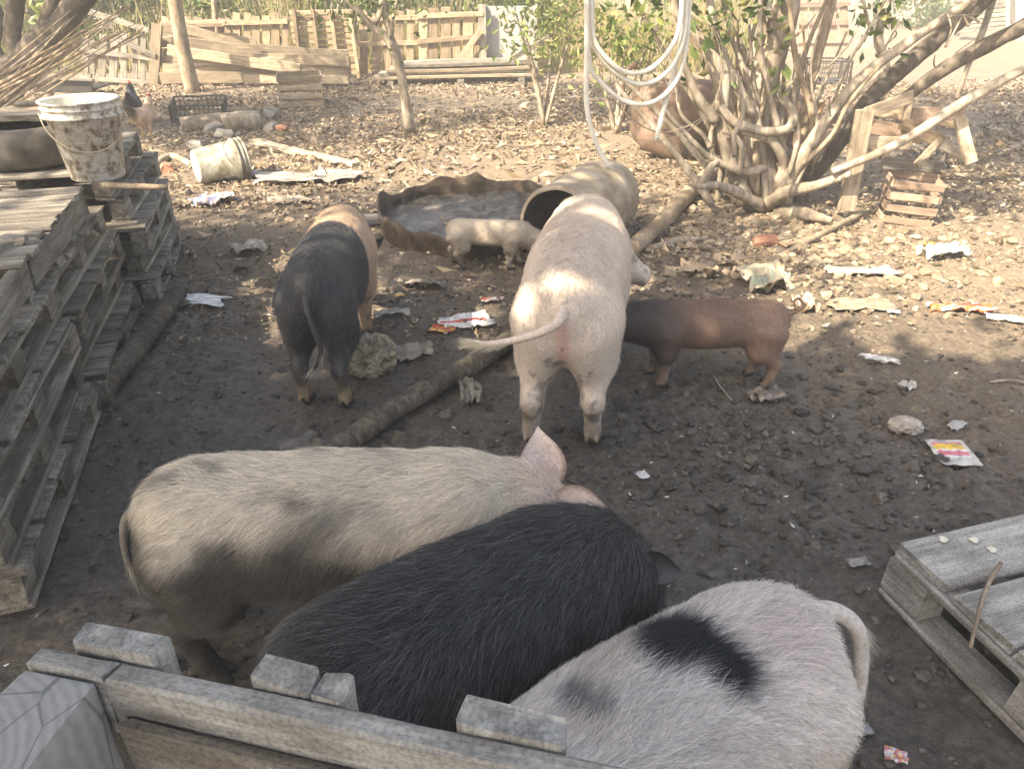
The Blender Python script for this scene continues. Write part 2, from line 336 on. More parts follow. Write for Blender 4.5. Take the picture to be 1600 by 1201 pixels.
# ------------------------------------------------------------------ implicit surfaces for animals
def surface_nets(F, org, h):
    S = F < 0; nx, ny, nz = F.shape
    c = np.zeros((nx-1, ny-1, nz-1), np.int8)
    for a in (0, 1):
        for b in (0, 1):
            for d in (0, 1): c += S[a:nx-1+a, b:ny-1+b, d:nz-1+d]
    act = np.argwhere((c > 0) & (c < 8)); idx = -np.ones(c.shape, np.int64); idx[tuple(act.T)] = np.arange(len(act))
    acc = np.zeros((len(act), 3)); cnt = np.zeros(len(act))
    cor = [(0, 0, 0), (1, 0, 0), (0, 1, 0), (1, 1, 0), (0, 0, 1), (1, 0, 1), (0, 1, 1), (1, 1, 1)]
    for a, b in ((0, 1), (2, 3), (4, 5), (6, 7), (0, 2), (1, 3), (4, 6), (5, 7), (0, 4), (1, 5), (2, 6), (3, 7)):
        ca, cb = np.array(cor[a]), np.array(cor[b]); fa = F[tuple((act+ca).T)]; fb = F[tuple((act+cb).T)]
        m = (fa < 0) != (fb < 0); t = np.where(m, fa/(fa-fb+1e-20), 0)
        acc += m[:, None]*(ca+t[:, None]*(cb-ca)); cnt += m
    V = org+h*(act+acc/cnt[:, None]); Q = []
    for ax in range(3):
        o1, o2 = (ax+1) % 3, (ax+2) % 3
        sl0 = [slice(None)]*3; sl1 = [slice(None)]*3; sl0[ax] = slice(0, -1); sl1[ax] = slice(1, None)
        e = S[tuple(sl0)] != S[tuple(sl1)]; pos = np.argwhere(e)
        pos = pos[(pos[:, o1] > 0) & (pos[:, o2] > 0) & (pos[:, o1] < F.shape[o1]-1) & (pos[:, o2] < F.shape[o2]-1)]
        s0 = S[tuple(pos.T)]
        def cell(d1, d2):
            q = pos.copy(); q[:, o1] += d1; q[:, o2] += d2; return idx[tuple(q.T)]
        quad = np.stack([cell(-1, -1), cell(0, -1), cell(0, 0), cell(-1, 0)], 1)
        quad[~s0] = quad[~s0][:, ::-1]; Q.append(quad)
    return V, np.concatenate(Q)
def smin(a, b, k):
    h = np.clip(.5+.5*(b-a)/k, 0, 1); return b+(a-b)*h-k*h*(1-h)
def rcone(p, a, b, ra, rb):
    a, b = np.asarray(a, float), np.asarray(b, float); ba = b-a
    t = np.clip(((p-a)@ba)/(ba@ba+1e-12), 0, 1)
    return np.linalg.norm(p-a-t[:, None]*ba, axis=1)-(ra+(rb-ra)*t)
class Field:
    def __init__(s, g, d): s.g = g; s.d = d
    def cone(s, a, b, ra, rb, k):
        a, b = np.asarray(a, float), np.asarray(b, float); m = max(ra, rb)+k+.02
        i = np.nonzero(np.all((s.g > np.minimum(a, b)-m) & (s.g < np.maximum(a, b)+m), axis=1))[0]
        s.d[i] = smin(s.d[i], rcone(s.g[i], a, b, ra, rb), k)
def ellip(p, c, r):
    r = np.asarray(r, float); q = (p-np.asarray(c))/r; return (np.linalg.norm(q, axis=1)-1)*r.min()
ST_X = [-.53, -.51, -.46, -.36, -.18, .04, .25, .42, .54, .62]
ST_Z = [.545, .54, .525, .505, .485, .470, .470, .485, .495, .49]
ST_H = [.02, .075, .145, .195, .215, .225, .215, .195, .15, .05]
ST_W = [.02, .06, .115, .165, .19, .205, .19, .165, .12, .04]
_q = catmull(np.stack([ST_X, ST_Z, ST_H, ST_W], 1).tolist(), 8)
def pig_mesh(s, res):
    """s: pose and build. unit pig: x forward, z up, back about .70 high"""
    fat, lying = s.get('fat', 1.0), s.get('lying', False)
    HP = s.get('head', (.70, 0, .50, 20, 0)); ho = np.array(HP[:3]); pi, ya = math.radians(HP[3]), math.radians(HP[4])
    fx = np.array([math.cos(pi)*math.cos(ya), math.cos(pi)*math.sin(ya), -math.sin(pi)]); fy = np.array([-math.sin(ya), math.cos(ya), 0]); fz = np.cross(fx, fy)
    R = np.stack([fx, fy, fz], 1)
    H = lambda q: ho+R@np.asarray(q, float)
    lo = np.array([-.62, -.33, -.02]); hi = np.array([max(.7, ho[0]+.35), .33, .80])
    lo[1] = min(lo[1], ho[1]-.28 if ya < 0 else lo[1]); hi[1] = max(hi[1], ho[1]+.28 if ya > 0 else hi[1])
    n = np.ceil((hi-lo)/res).astype(int)
    g = np.stack(np.meshgrid(*[lo[k]+res*np.arange(n[k]) for k in range(3)], indexing='ij'), -1).reshape(-1, 3)
    x = g[:, 0]; zc = np.interp(x, _q[:, 0], _q[:, 1]); hz = np.interp(x, _q[:, 0], _q[:, 2]); hw = np.interp(x, _q[:, 0], _q[:, 3])*fat
    below = g[:, 2] < zc
    hz = np.where(below, hz*s.get('slim', .92)*(1+(fat-1)*.6), hz)
    ex = np.maximum(np.maximum(_q[0, 0]-x, x-_q[-1, 0]), 0)
    rr = (np.abs(g[:, 1]/hw)**2.15+np.abs((g[:, 2]-zc)/hz)**2.15)**(1/2.15)
    d = np.where(ex > 0, np.sqrt(g[:, 1]**2+(g[:, 2]-zc)**2+ex**2), (rr-1)*np.minimum(hz, hw)*.95)
    # neck and head
    fld = Field(g, d)
    nb = np.array([.44, 0, .485])
    mid = (nb+ho)/2+np.array([.03, 0, .02])
    fld.cone(nb, mid, .165, .14, .07); fld.cone(mid, H((-.02, 0, -.01)), .14, .112, .05)
    fld.cone(H((-.02, 0, 0)), H((.09, 0, -.005)), .108, .085, .04)
    fld.cone(H((.0, 0, -.06)), H((.15, 0, -.07)), .085, .052, .04)
    fld.cone(H((.09, 0, -.015)), H((.25, 0, -.045)), .078, .052, .04)
    loc = (g-H((.268, 0, -.048)))@R; d = fld.d = smin(fld.d, ellip(loc, (0, 0, 0), (.018, .055, .047)), .012)
    for sy in (-1, 1): fld.cone(H((.05, sy*.055, .045)), H((.09, sy*.06, .03)), .035, .028, .03)
    # legs
    L = s.get('legs', (0, 0, 0, 0))      # fore/aft swing of hind-left, hind-right, front-left, front-right
    sp = s.get('spread', 1.0)
    if not lying:
        for k, sy in ((0, 1), (1, -1)):
            o = L[k]; yy = .118*sp*sy; tw = .005*sy
            hip, knee, hock, fet, toe = (-.36, .095*sy, .47), (-.33+o*.35, .118*sy, .33), (-.455+o*.7, yy, .215), (-.425+o, yy+tw, .075), (-.405+o, yy+tw, .03)
            fld.cone(hip, knee, .125, .092, .06); fld.cone((-.43, .08*sy, .45), (-.42+o*.4, .098*sy, .34), .08, .058, .05)
            fld.cone(knee, hock, .075, .042, .045); fld.cone(hock, fet, .043, .033, .025); fld.cone(fet, toe, .036, .036, .015)
            for q in (-1, 1): fld.cone((toe[0]+.012, toe[1]+q*.019, .032), (toe[0]+.05, toe[1]+q*.021, .012), .023, .013, .008)
            for q in (-1, 1): fld.cone((fet[0]-.028, fet[1]+q*.018, .062), (fet[0]-.04, fet[1]+q*.02, .045), .013, .009, .008)
        for k, sy in ((2, 1), (3, -1)):
            o = L[k]; yy = .122*sp*sy
            sh, elb, kn, fet, toe = (.34, .105*sy, .46), (.33+o*.3, .122*sy, .31), (.345+o*.7, yy, .19), (.345+o, yy, .07), (.36+o, yy, .03)
            fld.cone(sh, elb, .115, .08, .06); fld.cone(elb, kn, .07, .046, .05); fld.cone(kn, fet, .044, .034, .025); fld.cone(fet, toe, .036, .037, .015)
            for q in (-1, 1): fld.cone((toe[0]+.012, toe[1]+q*.019, .032), (toe[0]+.052, toe[1]+q*.021, .012), .023, .013, .008)
    else:
        zl = .20
        for sy in (-1, 1):
            fld.cone((-.36, .13*sy, zl+.16), (-.22, .2*sy, zl+.08), .13, .09, .07); fld.cone((-.22, .2*sy, zl+.06), (-.05, .22*sy, zl+.045), .05, .035, .03)
            fld.cone((.34, .12*sy, zl+.2), (.36, .18*sy, zl+.08), .11, .07, .06); fld.cone((.36, .18*sy, zl+.06), (.52, .17*sy, zl+.04), .045, .03, .03)
        d = fld.d = np.maximum(fld.d, zl-g[:, 2])
    # wrinkles and flesh unevenness
    d = fld.d; i = np.nonzero(np.abs(d) < .03)[0]; d[i] += .0035*fbm(g[i]*9, 2, s.get('seed', 0))
    if s.get('udder'):
        fld.cone((-.22, .05, .27), (.2, .05, .265), .055, .04, .05); fld.cone((-.22, -.05, .27), (.2, -.05, .265), .055, .04, .05)
    V, Q = surface_nets(d.reshape(n), lo, res)
    V[:, 2] -= (.20 if lying else 0)
    return V, Q, H, R
def ear_vf(base, dirv, side, Ln, Wd, cup, droop=0.0, th=.007):
    base, dirv, side = np.array(base), np.array(dirv, float), np.array(side, float)
    dirv /= np.linalg.norm(dirv); side -= dirv*(side@dirv); side /= np.linalg.norm(side); nrm = np.cross(dirv, side)
    nu, nv = 11, 9; V = []
    for sgn in (1, -1):
        for i in range(nu):
            u = i/(nu-1); w = Wd*(.62+.9*u*(1-u)*2-.62*u**1.6)*(1-u**6)**.5 if u < 1 else 0
            for j in range(nv):
                v = j/(nv-1)*2-1
                p = base+dirv*Ln*u+side*w*v*.5+nrm*(cup*(v*v)*w*.8-droop*u*u*Ln+sgn*th*.5*(1-v**4)*(1-u*.6))
                p = p-np.array([0, 0, 1])*droop*u*u*Ln*.6
                V.append(p)
    F = []; o = nu*nv
    for i in range(nu-1):
        for j in range(nv-1):
            a = i*nv+j; F.append([a, a+1, a+nv+1, a+nv]); F.append([o+a, o+a+nv, o+a+nv+1, o+a+1])
    for i in range(nu-1):
        for j in (0, nv-1):
            a = i*nv+j; F.append([a, a+nv, o+a+nv, o+a] if j == 0 else [a, o+a, o+a+nv, a+nv])
    return np.array(V), F
def bend(V, k):
    if abs(k) < 1e-6: return V
    x, y, z = V.T; a = k*x; return np.stack([np.sin(a)/k-y*np.sin(a), (1-np.cos(a))/k+y*np.cos(a), z], 1)
def hair_mat(name, rough, spec):
    m, nt, b = newmat(name); a = nd(nt, 'Attribute', attribute_name='hcol'); nt.links.new(a.outputs[0], b.inputs['Base Color'])
    b.inputs['Roughness'].default_value = rough; b.inputs['Specular IOR Level'].default_value = spec; return m
M['hair'] = hair_mat('pig bristles', .5, .45)
def hair_obj(name, pts, cols, rad, parent):
    n, k = pts.shape[:2]
    hc = bpy.data.hair_curves.new(name); hc.add_curves([k]*n)
    hc.attributes['position'].data.foreach_set('vector', pts.reshape(-1).astype(np.float32))
    ra = hc.attributes.new('radius', 'FLOAT', 'POINT')
    r = np.tile(np.linspace(1, .25, k), n)*np.repeat(rad, k); ra.data.foreach_set('value', r.astype(np.float32))
    ca = hc.attributes.new('hcol', 'FLOAT_COLOR', 'CURVE'); c4 = np.ones((n, 4), np.float32); c4[:, :3] = cols; ca.data.foreach_set('color', c4.ravel())
    hc.materials.append(M['hair']); o = bpy.data.objects.new(name, hc); COL.objects.link(o); o.parent = parent; return o
def pig(label, loc, heading, scale, s, colfn, haircol, nhair, hlen=.05, res=.011, tail=None, tailr=.013, hrad=.0005, group='pigs in the muddy yard', ears=None, name='pig', zoff=0):
    rng = np.random.default_rng(s.get('seed', 1)); S = np.array(scale, float) if hasattr(scale, '__len__') else np.array([scale]*3)
    V, Q, H, R = pig_mesh(s, res)
    C = colfn(V); nbody = len(V); faces = Q.tolist(); Vs = [V]; Cs = [C]; tot = nbody
    ep = dict(Ln=.17, Wd=.13, up=.55, out=.75, fwd=.25, cup=.35, droop=.0)
    if ears: ep.update(ears)
    zl = .20 if s.get('lying') else 0
    for sy in (-1, 1):
        b = H((-.025, sy*.07, .07))-np.array([0, 0, zl]); dv = R@np.array([ep['fwd'], sy*ep['out'], ep['up']]); sd = R@np.array([1, 0, 0.])*sy
        if ep.get('dirs'): dv = np.array(ep['dirs'][(sy+1)//2], float); sd = np.cross(np.array(ep['face'], float), dv)
        EV, EF = ear_vf(b, dv, sd, ep['Ln'], ep['Wd'], ep['cup'], ep['droop'])
        ec = np.asarray(s.get('earcol', colfn(b[None]+0*EV))); ec = np.broadcast_to(ec, EV.shape).copy()
        ec *= (1+.15*fbm(EV*40, 3, 3))[:, None]
        faces += [[i+tot for i in f] for f in EF]; Vs.append(EV); Cs.append(ec); tot += len(EV)
        # eye
        e = H((.085, sy*.083, .034))-np.array([0, 0, zl]); a = np.linspace(0, np.pi, 6); bb = np.linspace(0, 2*np.pi, 9)[:-1]
        sv = np.array([[e[0]+.012*np.sin(i)*np.cos(j), e[1]+.012*np.sin(i)*np.sin(j), e[2]+.012*np.cos(i)] for i in a for j in bb])
        sf = [[i*8+j, (i+1)*8+j, (i+1)*8+(j+1) % 8, i*8+(j+1) % 8] for i in range(5) for j in range(8)]
        faces += [[i+tot for i in f] for f in sf]; Vs.append(sv); Cs.append(np.full(sv.shape, .012)); tot += len(sv)
    tl = tail or [(-.50, 0, .60), (-.56, .01, .57), (-.585, .015, .48), (-.57, .02, .38), (-.58, .02, .30)]
    tl = [np.array(q, float) for q in tl]; tr = np.linspace(tailr*1.5, tailr*.55, len(tl)); tr[0] = tailr*1.9
    TV, TF = tube_vf(tl, tr, 10, 6, .12, 4)
    tc = colfn(np.repeat(tl[0][None], len(TV), 0)) if 'tailcol' not in s else np.broadcast_to(np.array(s['tailcol'], float), TV.shape)
    faces += [[i+tot for i in f] for f in TF]; Vs.append(TV); Cs.append(tc); tot += len(TV)
    A = np.concatenate(Vs)*S; CC = np.concatenate(Cs)
    k = s.get('bend', 0)
    # bristles
    hp = []; hcx = []
    tri = np.concatenate([Q[:, [0, 1, 2]], Q[:, [0, 2, 3]]]); Vb = A[:nbody]
    fn = np.cross(Vb[tri[:, 1]]-Vb[tri[:, 0]], Vb[tri[:, 2]]-Vb[tri[:, 0]]); ar = np.linalg.norm(fn, axis=1); fnn = fn/(ar[:, None]+1e-15)
    ctr = Vb[tri].mean(1)/S; w = ar*sstep(.12, .30, ctr[:, 2]+zl*.5)*(1-sstep(.15, .26, ((ctr+[0, 0, zl])-H((0, 0, 0)))@R[:, 0]))*(.35+.65*sstep(-.6, .3, fnn[:, 2]))
    pk = rng.choice(len(tri), nhair, p=w/w.sum()); r1, r2 = rng.random(nhair), rng.random(nhair); sw = r1+r2 > 1; r1[sw], r2[sw] = 1-r1[sw], 1-r2[sw]
    t3 = Vb[tri[pk]]; p0 = t3[:, 0]+r1[:, None]*(t3[:, 1]-t3[:, 0])+r2[:, None]*(t3[:, 2]-t3[:, 0]); nn = fnn[pk]
    un = p0/S; flow = np.stack([-np.ones(nhair), .25*np.sign(un[:, 1])*np.abs(nn[:, 1]), -.9*np.abs(nn[:, 1])-.25*sstep(-.25, -.5, un[:, 0])], 1)
    flow += .5*np.stack([fbm(un*7, 2, 51), fbm(un*7, 2, 52), fbm(un*7, 2, 53)], 1)+.30*rng.standard_normal((nhair, 3))
    flow -= nn*(flow*nn).sum(1)[:, None]; flow /= np.linalg.norm(flow, axis=1)[:, None]+1e-9
    ln = hlen*rng.uniform(.35, 1.3, nhair)*(1+.4*sstep(.5, 1, nn[:, 2]))
    lift = rng.uniform(.10, .34, nhair)
    K = 4; u = np.linspace(0, 1, K)
    pts = p0[:, None]+flow[:, None]*(u[None, :, None]*ln[:, None, None])+nn[:, None]*((lift*ln)[:, None]*(u*(1.25-.55*u))[None])[..., None]
    pts[..., 2] -= (ln[:, None]*.10*u[None]**2)
    hc = haircol(un, rng)
    hp.append(pts); hcx.append(hc)
    if s.get('tuft'):
        nt_ = s['tuft']; q = catmull([list(x) for x in tl], 10)*S; m = len(q); base = rng.integers(int(m*s.get('tuftfrom', .6)), m-2, nt_)
        d0 = q[np.minimum(base+2, m-1)]-q[base-1]; d0 /= np.linalg.norm(d0, axis=1)[:, None]+1e-9
        off = rng.standard_normal((nt_, 3)); off /= np.linalg.norm(off, axis=1)[:, None]
        st = q[base]+off*tailr*.5*S[0]; dd = d0+off*.20; L2 = rng.uniform(.04, .09, nt_)*s.get('tuftlen', 1)
        pp = st[:, None]+dd[:, None]*(u[None, :, None]*L2[:, None, None]); pp[..., 2] -= (.15*L2)[:, None]*u[None]**2
        hp.append(pp); hcx.append(np.array(s.get('tuftcol', (.6, .55, .45)))*rng.uniform(.6, 1.25, nt_)[:, None])
    hp = np.concatenate(hp); hcx = np.concatenate(hcx)
    U = A/S; crust = sstep(.16, .34, fbm(A*16+s.get('seed', 0), 4, 91)-.5*sstep(.25, .62, U[:, 2]))*.7; CC = lerp3(CC, (.10, .085, .07), crust)
    A = bend(A, k); hp = bend(hp.reshape(-1, 3), k).reshape(hp.shape)
    CC = np.clip(CC*(1+.10*fbm(A*25, 3, 77))[:, None], .004, 1)
    o = mk(name, A, faces, M['pig'], None, True, CC); o.location = (*loc[:2], (loc[2] if len(loc) > 2 else 0)+zoff); o.rotation_euler = (0, 0, math.radians(heading))
    tag(o, label, 'pig', group)
    hair_obj('hair', hp, np.clip(hcx, .004, 1), np.full(len(hp), hrad), o)
    return o
def lerp3(a, b, t): return np.asarray(a)+(np.asarray(b)-np.asarray(a))*t[:, None]
def muddy(c, V, h0=.22, h1=.05, mud=(.085, .07, .058), amt=.75):
    t = sstep(h0, h1, V[:, 2]+.06*fbm(V*11, 3, 9))*amt; return lerp3(c, mud, t)
HOOF = (.045, .038, .033)
def hoof(c, V): return lerp3(c, HOOF, sstep(.05, .035, V[:, 2]))
def c_sow(V):
    n = fbm(V*4, 4, 1); c = lerp3((.58, .485, .40), (.49, .395, .32), sstep(-.1, .5, n))
    c = lerp3(c, (.30, .25, .21), sstep(.25, .55, fbm(V*[5, 9, 9]+3, 4, 12))*.6*sstep(-.2, -.4, V[:, 0]))
    c = lerp3(c, (.62, .36, .30), sstep(.05, 0, np.abs(V[:, 1]))*sstep(-.44, -.5, V[:, 0])*sstep(.62, .5, V[:, 2])*.7)
    return hoof(muddy(c, V, .26, .06, (.20, .165, .135), .7), V)
def c_spot(V):
    n = fbm(V*[5, 6, 6], 4, 2); lvl = V[:, 2]-.565+.17*n+.13*sstep(.0, .5, V[:, 0])-.03*sstep(-.2, -.45, V[:, 0])
    c = lerp3((.05, .043, .038), (.60, .525, .43), sstep(-.08, .11, lvl))
    c = lerp3(c, (.10, .088, .075), sstep(.22, .5, fbm(V*[7, 9, 9]+5, 3, 23))*.6*sstep(.35, .1, V[:, 0]))
    c = lerp3(c, (.62, .47, .40), sstep(.55, .7, V[:, 0])*.6)
    return hoof(muddy(c, V, .2, .05, (.035, .03, .026), .8), V)
def c_black(V):
    n = fbm(V*6, 3, 4); c = lerp3((.022, .021, .022), (.04, .038, .038), sstep(-.4, .5, n)); return c
def c_white(V):
    n = fbm(V*5, 4, 6); c = lerp3((.66, .60, .55), (.55, .475, .42), sstep(0, .6, n))
    c = lerp3(c, (.64, .47, .44), sstep(.2, .03, np.linalg.norm((V-[-.33, .06, .70])*[1, 1, 1.2], axis=1))*.25)
    q = V+.035*np.stack([fbm(V*14, 3, 61), fbm(V*14, 3, 62), 0*n], 1)
    d1 = np.linalg.norm((q-[-.10, -.07, .70])*[.85, 1.1, .5], axis=1); d2 = np.linalg.norm((q-[-.135, .035, .68])*[1.3, .95, .6], axis=1)
    c = lerp3(c, (.018, .018, .021), sstep(-.025, .025, .084-smin(d1, d2+.012, .05)))
    c = lerp3(c, (.16, .14, .13), sstep(.06, .03, np.linalg.norm((q-[.17, -.06, .68])*[1, 1, .5], axis=1))*.8)
    c = lerp3(c, (.26, .215, .18), sstep(.48, .34, V[:, 2]+.07*n)*.65)
    return hoof(muddy(c, V, .22, .06), V)
def c_belt(V):
    n = fbm(V*5, 3, 7); c = lerp3((.028, .027, .029), (.05, .046, .044), sstep(-.3, .5, n))
    band = sstep(.12, .17, V[:, 0]+.03*n)*sstep(.50, .44, V[:, 0]+.03*n); c = lerp3(c, (.40, .285, .195), band)
    c = lerp3(c, (.36, .27, .17), sstep(.20, .12, V[:, 2]+.07*fbm(V*9, 2, 33))*.75)
    return hoof(muddy(c, V, .10, .03, (.07, .06, .05), .7), V)
def c_brown(V):
    n = fbm(V*4, 3, 8); c = lerp3((.105, .068, .052), (.16, .10, .072), sstep(-.3, .4, n))
    c = lerp3(c, (.055, .042, .037), sstep(.1, .45, V[:, 0])); c = lerp3(c, (.235, .15, .105), sstep(.1, -.35, V[:, 0])*.75)
    c = lerp3(c, (.30, .20, .155), sstep(.28, .15, V[:, 2])*.6); return hoof(c, V)
def c_pale(V):
    n = fbm(V*4, 3, 10); c = lerp3((.44, .37, .295), (.33, .275, .215), sstep(-.3, .5, n))
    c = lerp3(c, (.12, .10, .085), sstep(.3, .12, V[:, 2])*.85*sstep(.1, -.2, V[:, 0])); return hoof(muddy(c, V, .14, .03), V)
def c_rust(V):
    n = fbm(V*4, 3, 14); return lerp3((.185, .122, .088), (.13, .086, .062), sstep(-.3, .5, n))
def hc_of(fn, gain, spread, add=(0, 0, 0)):
    def f(un, rng): return (fn(un)*gain+np.array(add))*rng.uniform(1-spread, 1+spread, len(un))[:, None]
    return f
def hc_black(un, rng):
    g = .022+.20*rng.random(len(un))**3; return np.stack([g*1.03, g*1.0, g*.98], 1)  # paler grey bristles stand for sheen on the black coat
# white sow seen from behind, head turned to its right, tail swung to its left
pig('big pale pink sow standing over the log with its tail swung sideways', (.285, 3.18, 0), 81, (1.21, 1.0, 1.13),
    dict(seed=1, fat=1.13, head=(.66, -.07, .345, 16, -82), legs=(.0, .02, .03, -.03), udder=False, slim=.95, spread=1.02, tuft=900, tuftfrom=.62, tuftlen=.9, tuftcol=(.66, .58, .44), earcol=(.62, .45, .39)),
    c_sow, hc_of(c_sow, 1.06, .16), 22000, .028, .0105, [(-.50, .0, .585), (-.57, .015, .575), (-.595, .07, .55), (-.61, .16, .525), (-.62, .25, .51), (-.62, .31, .51)], .0135, .00045, ears=dict(droop=.3))
pig('black pig with a tan shoulder band nosing a plastic bag', (-.86, 3.42, 0), 92, (1.0, .80, 1.0),
    dict(seed=2, fat=1.0, slim=.95, head=(.66, .0, .30, 50, 0), legs=(.03, -.02, .02, -.04), spread=.95, tuft=60),
    c_belt, lambda u, r: c_belt(u)*1.3+np.abs(r.standard_normal(len(u)))[:, None]*.045, 15000, .035, .0105, [(-.49, 0, .585), (-.555, -.012, .54), (-.575, -.04, .45), (-.575, -.06, .37), (-.57, -.02, .29), (-.565, .02, .25)], .0135, .00045)
pig('small pale piglet rooting beside the round mud tub', (-.165, 4.80, 0), -2, (.50, .48, .45),
    dict(seed=3, fat=.86, slim=.72, head=(.66, 0, .34, 48, -6), legs=(-.03, .10, .07, -.06), spread=.9),
    c_pale, hc_of(c_pale, 1.1, .3), 3500, .018, .016, [(-.50, 0, .62), (-.55, .01, .66), (-.58, .0, .70), (-.555, -.03, .73), (-.53, -.02, .70), (-.54, .02, .67)], .012, .0005)
pig('dark brown piglet suckling under the sow', (.93, 3.24, 0), 178, (.66, .60, .60),
    dict(seed=4, fat=.9, slim=.74, head=(.72, 0, .50, 18, 5), legs=(.0, .06, -.02, .02), spread=.9, earcol=(.06, .045, .04)),
    c_brown, hc_of(c_brown, 1.25, .35), 6000, .022, .013, [(-.50, 0, .60), (-.56, .01, .63), (-.60, 0, .67), (-.575, -.035, .71), (-.54, -.02, .69), (-.545, .03, .65)], .012, .00045, ears=dict(Ln=.15, up=.9, fwd=-.2))
pig('cream pig with dark muddy flanks standing behind the black pig', (-.53, 1.65, 0), 5, (.89, .98, .90),
    dict(seed=5, fat=1.06, head=(.70, .02, .44, 32, 8), legs=(.02, .04, .0, .0), earcol=(.66, .53, .47), tuft=60),
    c_spot, hc_of(c_spot, 1.15, .55, (.012, .012, .01)), 60000, .036, .0095, [(-.50, 0, .58), (-.555, .0, .545), (-.58, -.005, .47), (-.585, -.01, .40), (-.575, -.012, .34)], .014, .00042, ears=dict(Ln=.19, Wd=.17, cup=.3, face=(0, -.55, .85), dirs=[(.85, -.35, .25), (-.05, .35, .9)]))
pig('all black bristly pig crowded between two pale pigs', (-.145, 1.215, 0), 37, (.77, 1.0, .93),
    dict(seed=6, fat=1.08, head=(.64, -.03, .455, 42, -8), legs=(0, .02, 0, 0), earcol=(.085, .08, .082)),
    c_black, hc_black, 60000, .045, .0095, None, .013, .00042, ears=dict(Ln=.115, Wd=.10, cup=.45, droop=.35, face=(-.6, -.7, .5), dirs=[(.62, -.75, .12), (.3, .9, .2)]))
pig('cream white pig with a black patch on its back beside the slatted fence', (.275, .965, 0), 214, (.90, .98, .91),
    dict(seed=7, fat=1.08, head=(.68, 0, .42, 40, 0), legs=(0, .03, 0, 0), earcol=(.6, .45, .4), tuft=2600, tuftfrom=.25, tuftlen=.8, tuftcol=(.52, .47, .40), tailcol=(.52, .46, .41)),
    c_white, hc_of(c_white, 1.08, .45), 60000, .034, .0095, [(-.49, 0, .60), (-.55, .03, .605), (-.59, .075, .56), (-.592, .105, .45), (-.578, .125, .33), (-.575, .135, .21), (-.572, .14, .12)], .0165, .00042)
pig('large rust brown pig lying in dappled shade behind the branching tree', (1.93, 8.1, 0), 3, (1.42, 1.30, 1.42),
    dict(seed=8, fat=1.15, lying=True, head=(.70, 0, .42, 25, 0), earcol=(.4, .26, .17)),
    c_rust, hc_of(c_rust, 1.15, .3), 6000, .04, .016, None, .013, .0007, ears=dict(droop=.5))

# ------------------------------------------------------------------ pallets
def pallet(label, loc, rz, L=1.2, W=1.0, style='block', nd_=6, mat='dark_wood', group=None, seed=0, tilt=(0, 0), skip=()):
    r = random.Random(seed+100); m = M[mat]
    t = thing('pallet', label, 'pallet', loc, rz, group); t.rotation_euler = (tilt[0], tilt[1], rz)
    if style == 'block':
        bw, bh = .10, .088
        for j, y in enumerate((bw/2, W/2, W-bw/2)):
            board('bottom_board', t, (L, bw, .02), (L/2, y, .010), mat=m)
            board('stringer_board', t, (L-.01, bw-.006, .02), (L/2, y, .02+bh+.0125), mat=m)
            for x in (.06, L/2, L-.06):
                board('block', t, (.125+r.uniform(-.02, .02), bw-.012, bh), (x+r.uniform(-.01, .01), y+r.uniform(-.004, .004), .0215+bh/2), mat=m, nseg=1, jit=.003)
        z = .02+bh+.0235+.011
    else:
        hs = .115
        for y in (.022, W/2, W-.022): board('stringer', t, (L, .042, hs), (L/2, y, .022+hs/2), mat=m, jit=.003)
        for x in (.06, L*.35, L*.65, L-.06): board('bottom_board', t, (W, .095, .02), (x, W/2, .010), (0, 0, math.pi/2), mat=m)
        z = .022+hs+.0125
    n = nd_; gap = L/n
    for k in range(n):
        if k in skip: continue
        w = gap-.018-r.uniform(0, .022)
        if k in (0, n-1): w += .012
        x = gap*(k+.5); x = w/2 if k == 0 else (L-w/2 if k == n-1 else x)
        board('deck_board', t, (W+r.uniform(-.03, .02), w, .021), (x, W/2+r.uniform(-.015, .015), z+r.uniform(0, .003)), (0, 0, math.pi/2+r.uniform(-.012, .012)), mat=m)
    return t
def stack_pos(base, ang, dx, dy):
    c, s = math.cos(ang), math.sin(ang); return (base[0]+c*dx-s*dy, base[1]+s*dx+c*dy)
A1 = math.radians(106); B1 = (-1.50, 1.76)
ordn = ['bottom', 'second', 'third', 'fourth']
for k in range(4):
    p = stack_pos(B1, A1, [.0, .02, .0, .03][k], [0, .02, .015, .03][k])
    pallet('muddy block pallet, %s from the ground in the near leaning stack' % ordn[k], (*p, .006+k*.1555), A1+[0, .012, -.01, .015][k], 1.24, 1.0, 'block', 5, 'dark_wood', 'stacked pallets by the pen wall', k)
p = stack_pos(B1, A1, .05, .05)
pallet('broken pallet with missing slats on top of the near stack', (*p, .006+4*.1555), A1+.02, 1.08, 1.0, 'stringer', 8, 'grey_wood', 'stacked pallets by the pen wall', 9, skip=(2, 5, 6))
A2 = math.radians(105.5); B2 = (-1.80, 2.93)
for k in range(4):
    p = stack_pos(B2, A2, [.12, .06, .1, .04][k], [.0, .10, .03, .09][k])
    pallet('weathered pallet, %s from the ground under the close slatted pallet' % ordn[k], (*p, .006+k*.1555), A2+[.03, -.02, .01, -.01][k], 1.15, 1.0, 'block', 7, 'dark_wood', 'stacked pallets by the pen wall', 20+k)
p = stack_pos(B2, A2, -.06, .10)
pallet('close slatted grey pallet capping the stack in front of the bucket', (*p, .006+4*.1555), A2-.01, 1.0, 1.05, 'stringer', 9, 'grey_wood', 'stacked pallets by the pen wall', 31)
A3 = math.radians(104); B3 = (-2.06, 4.16)
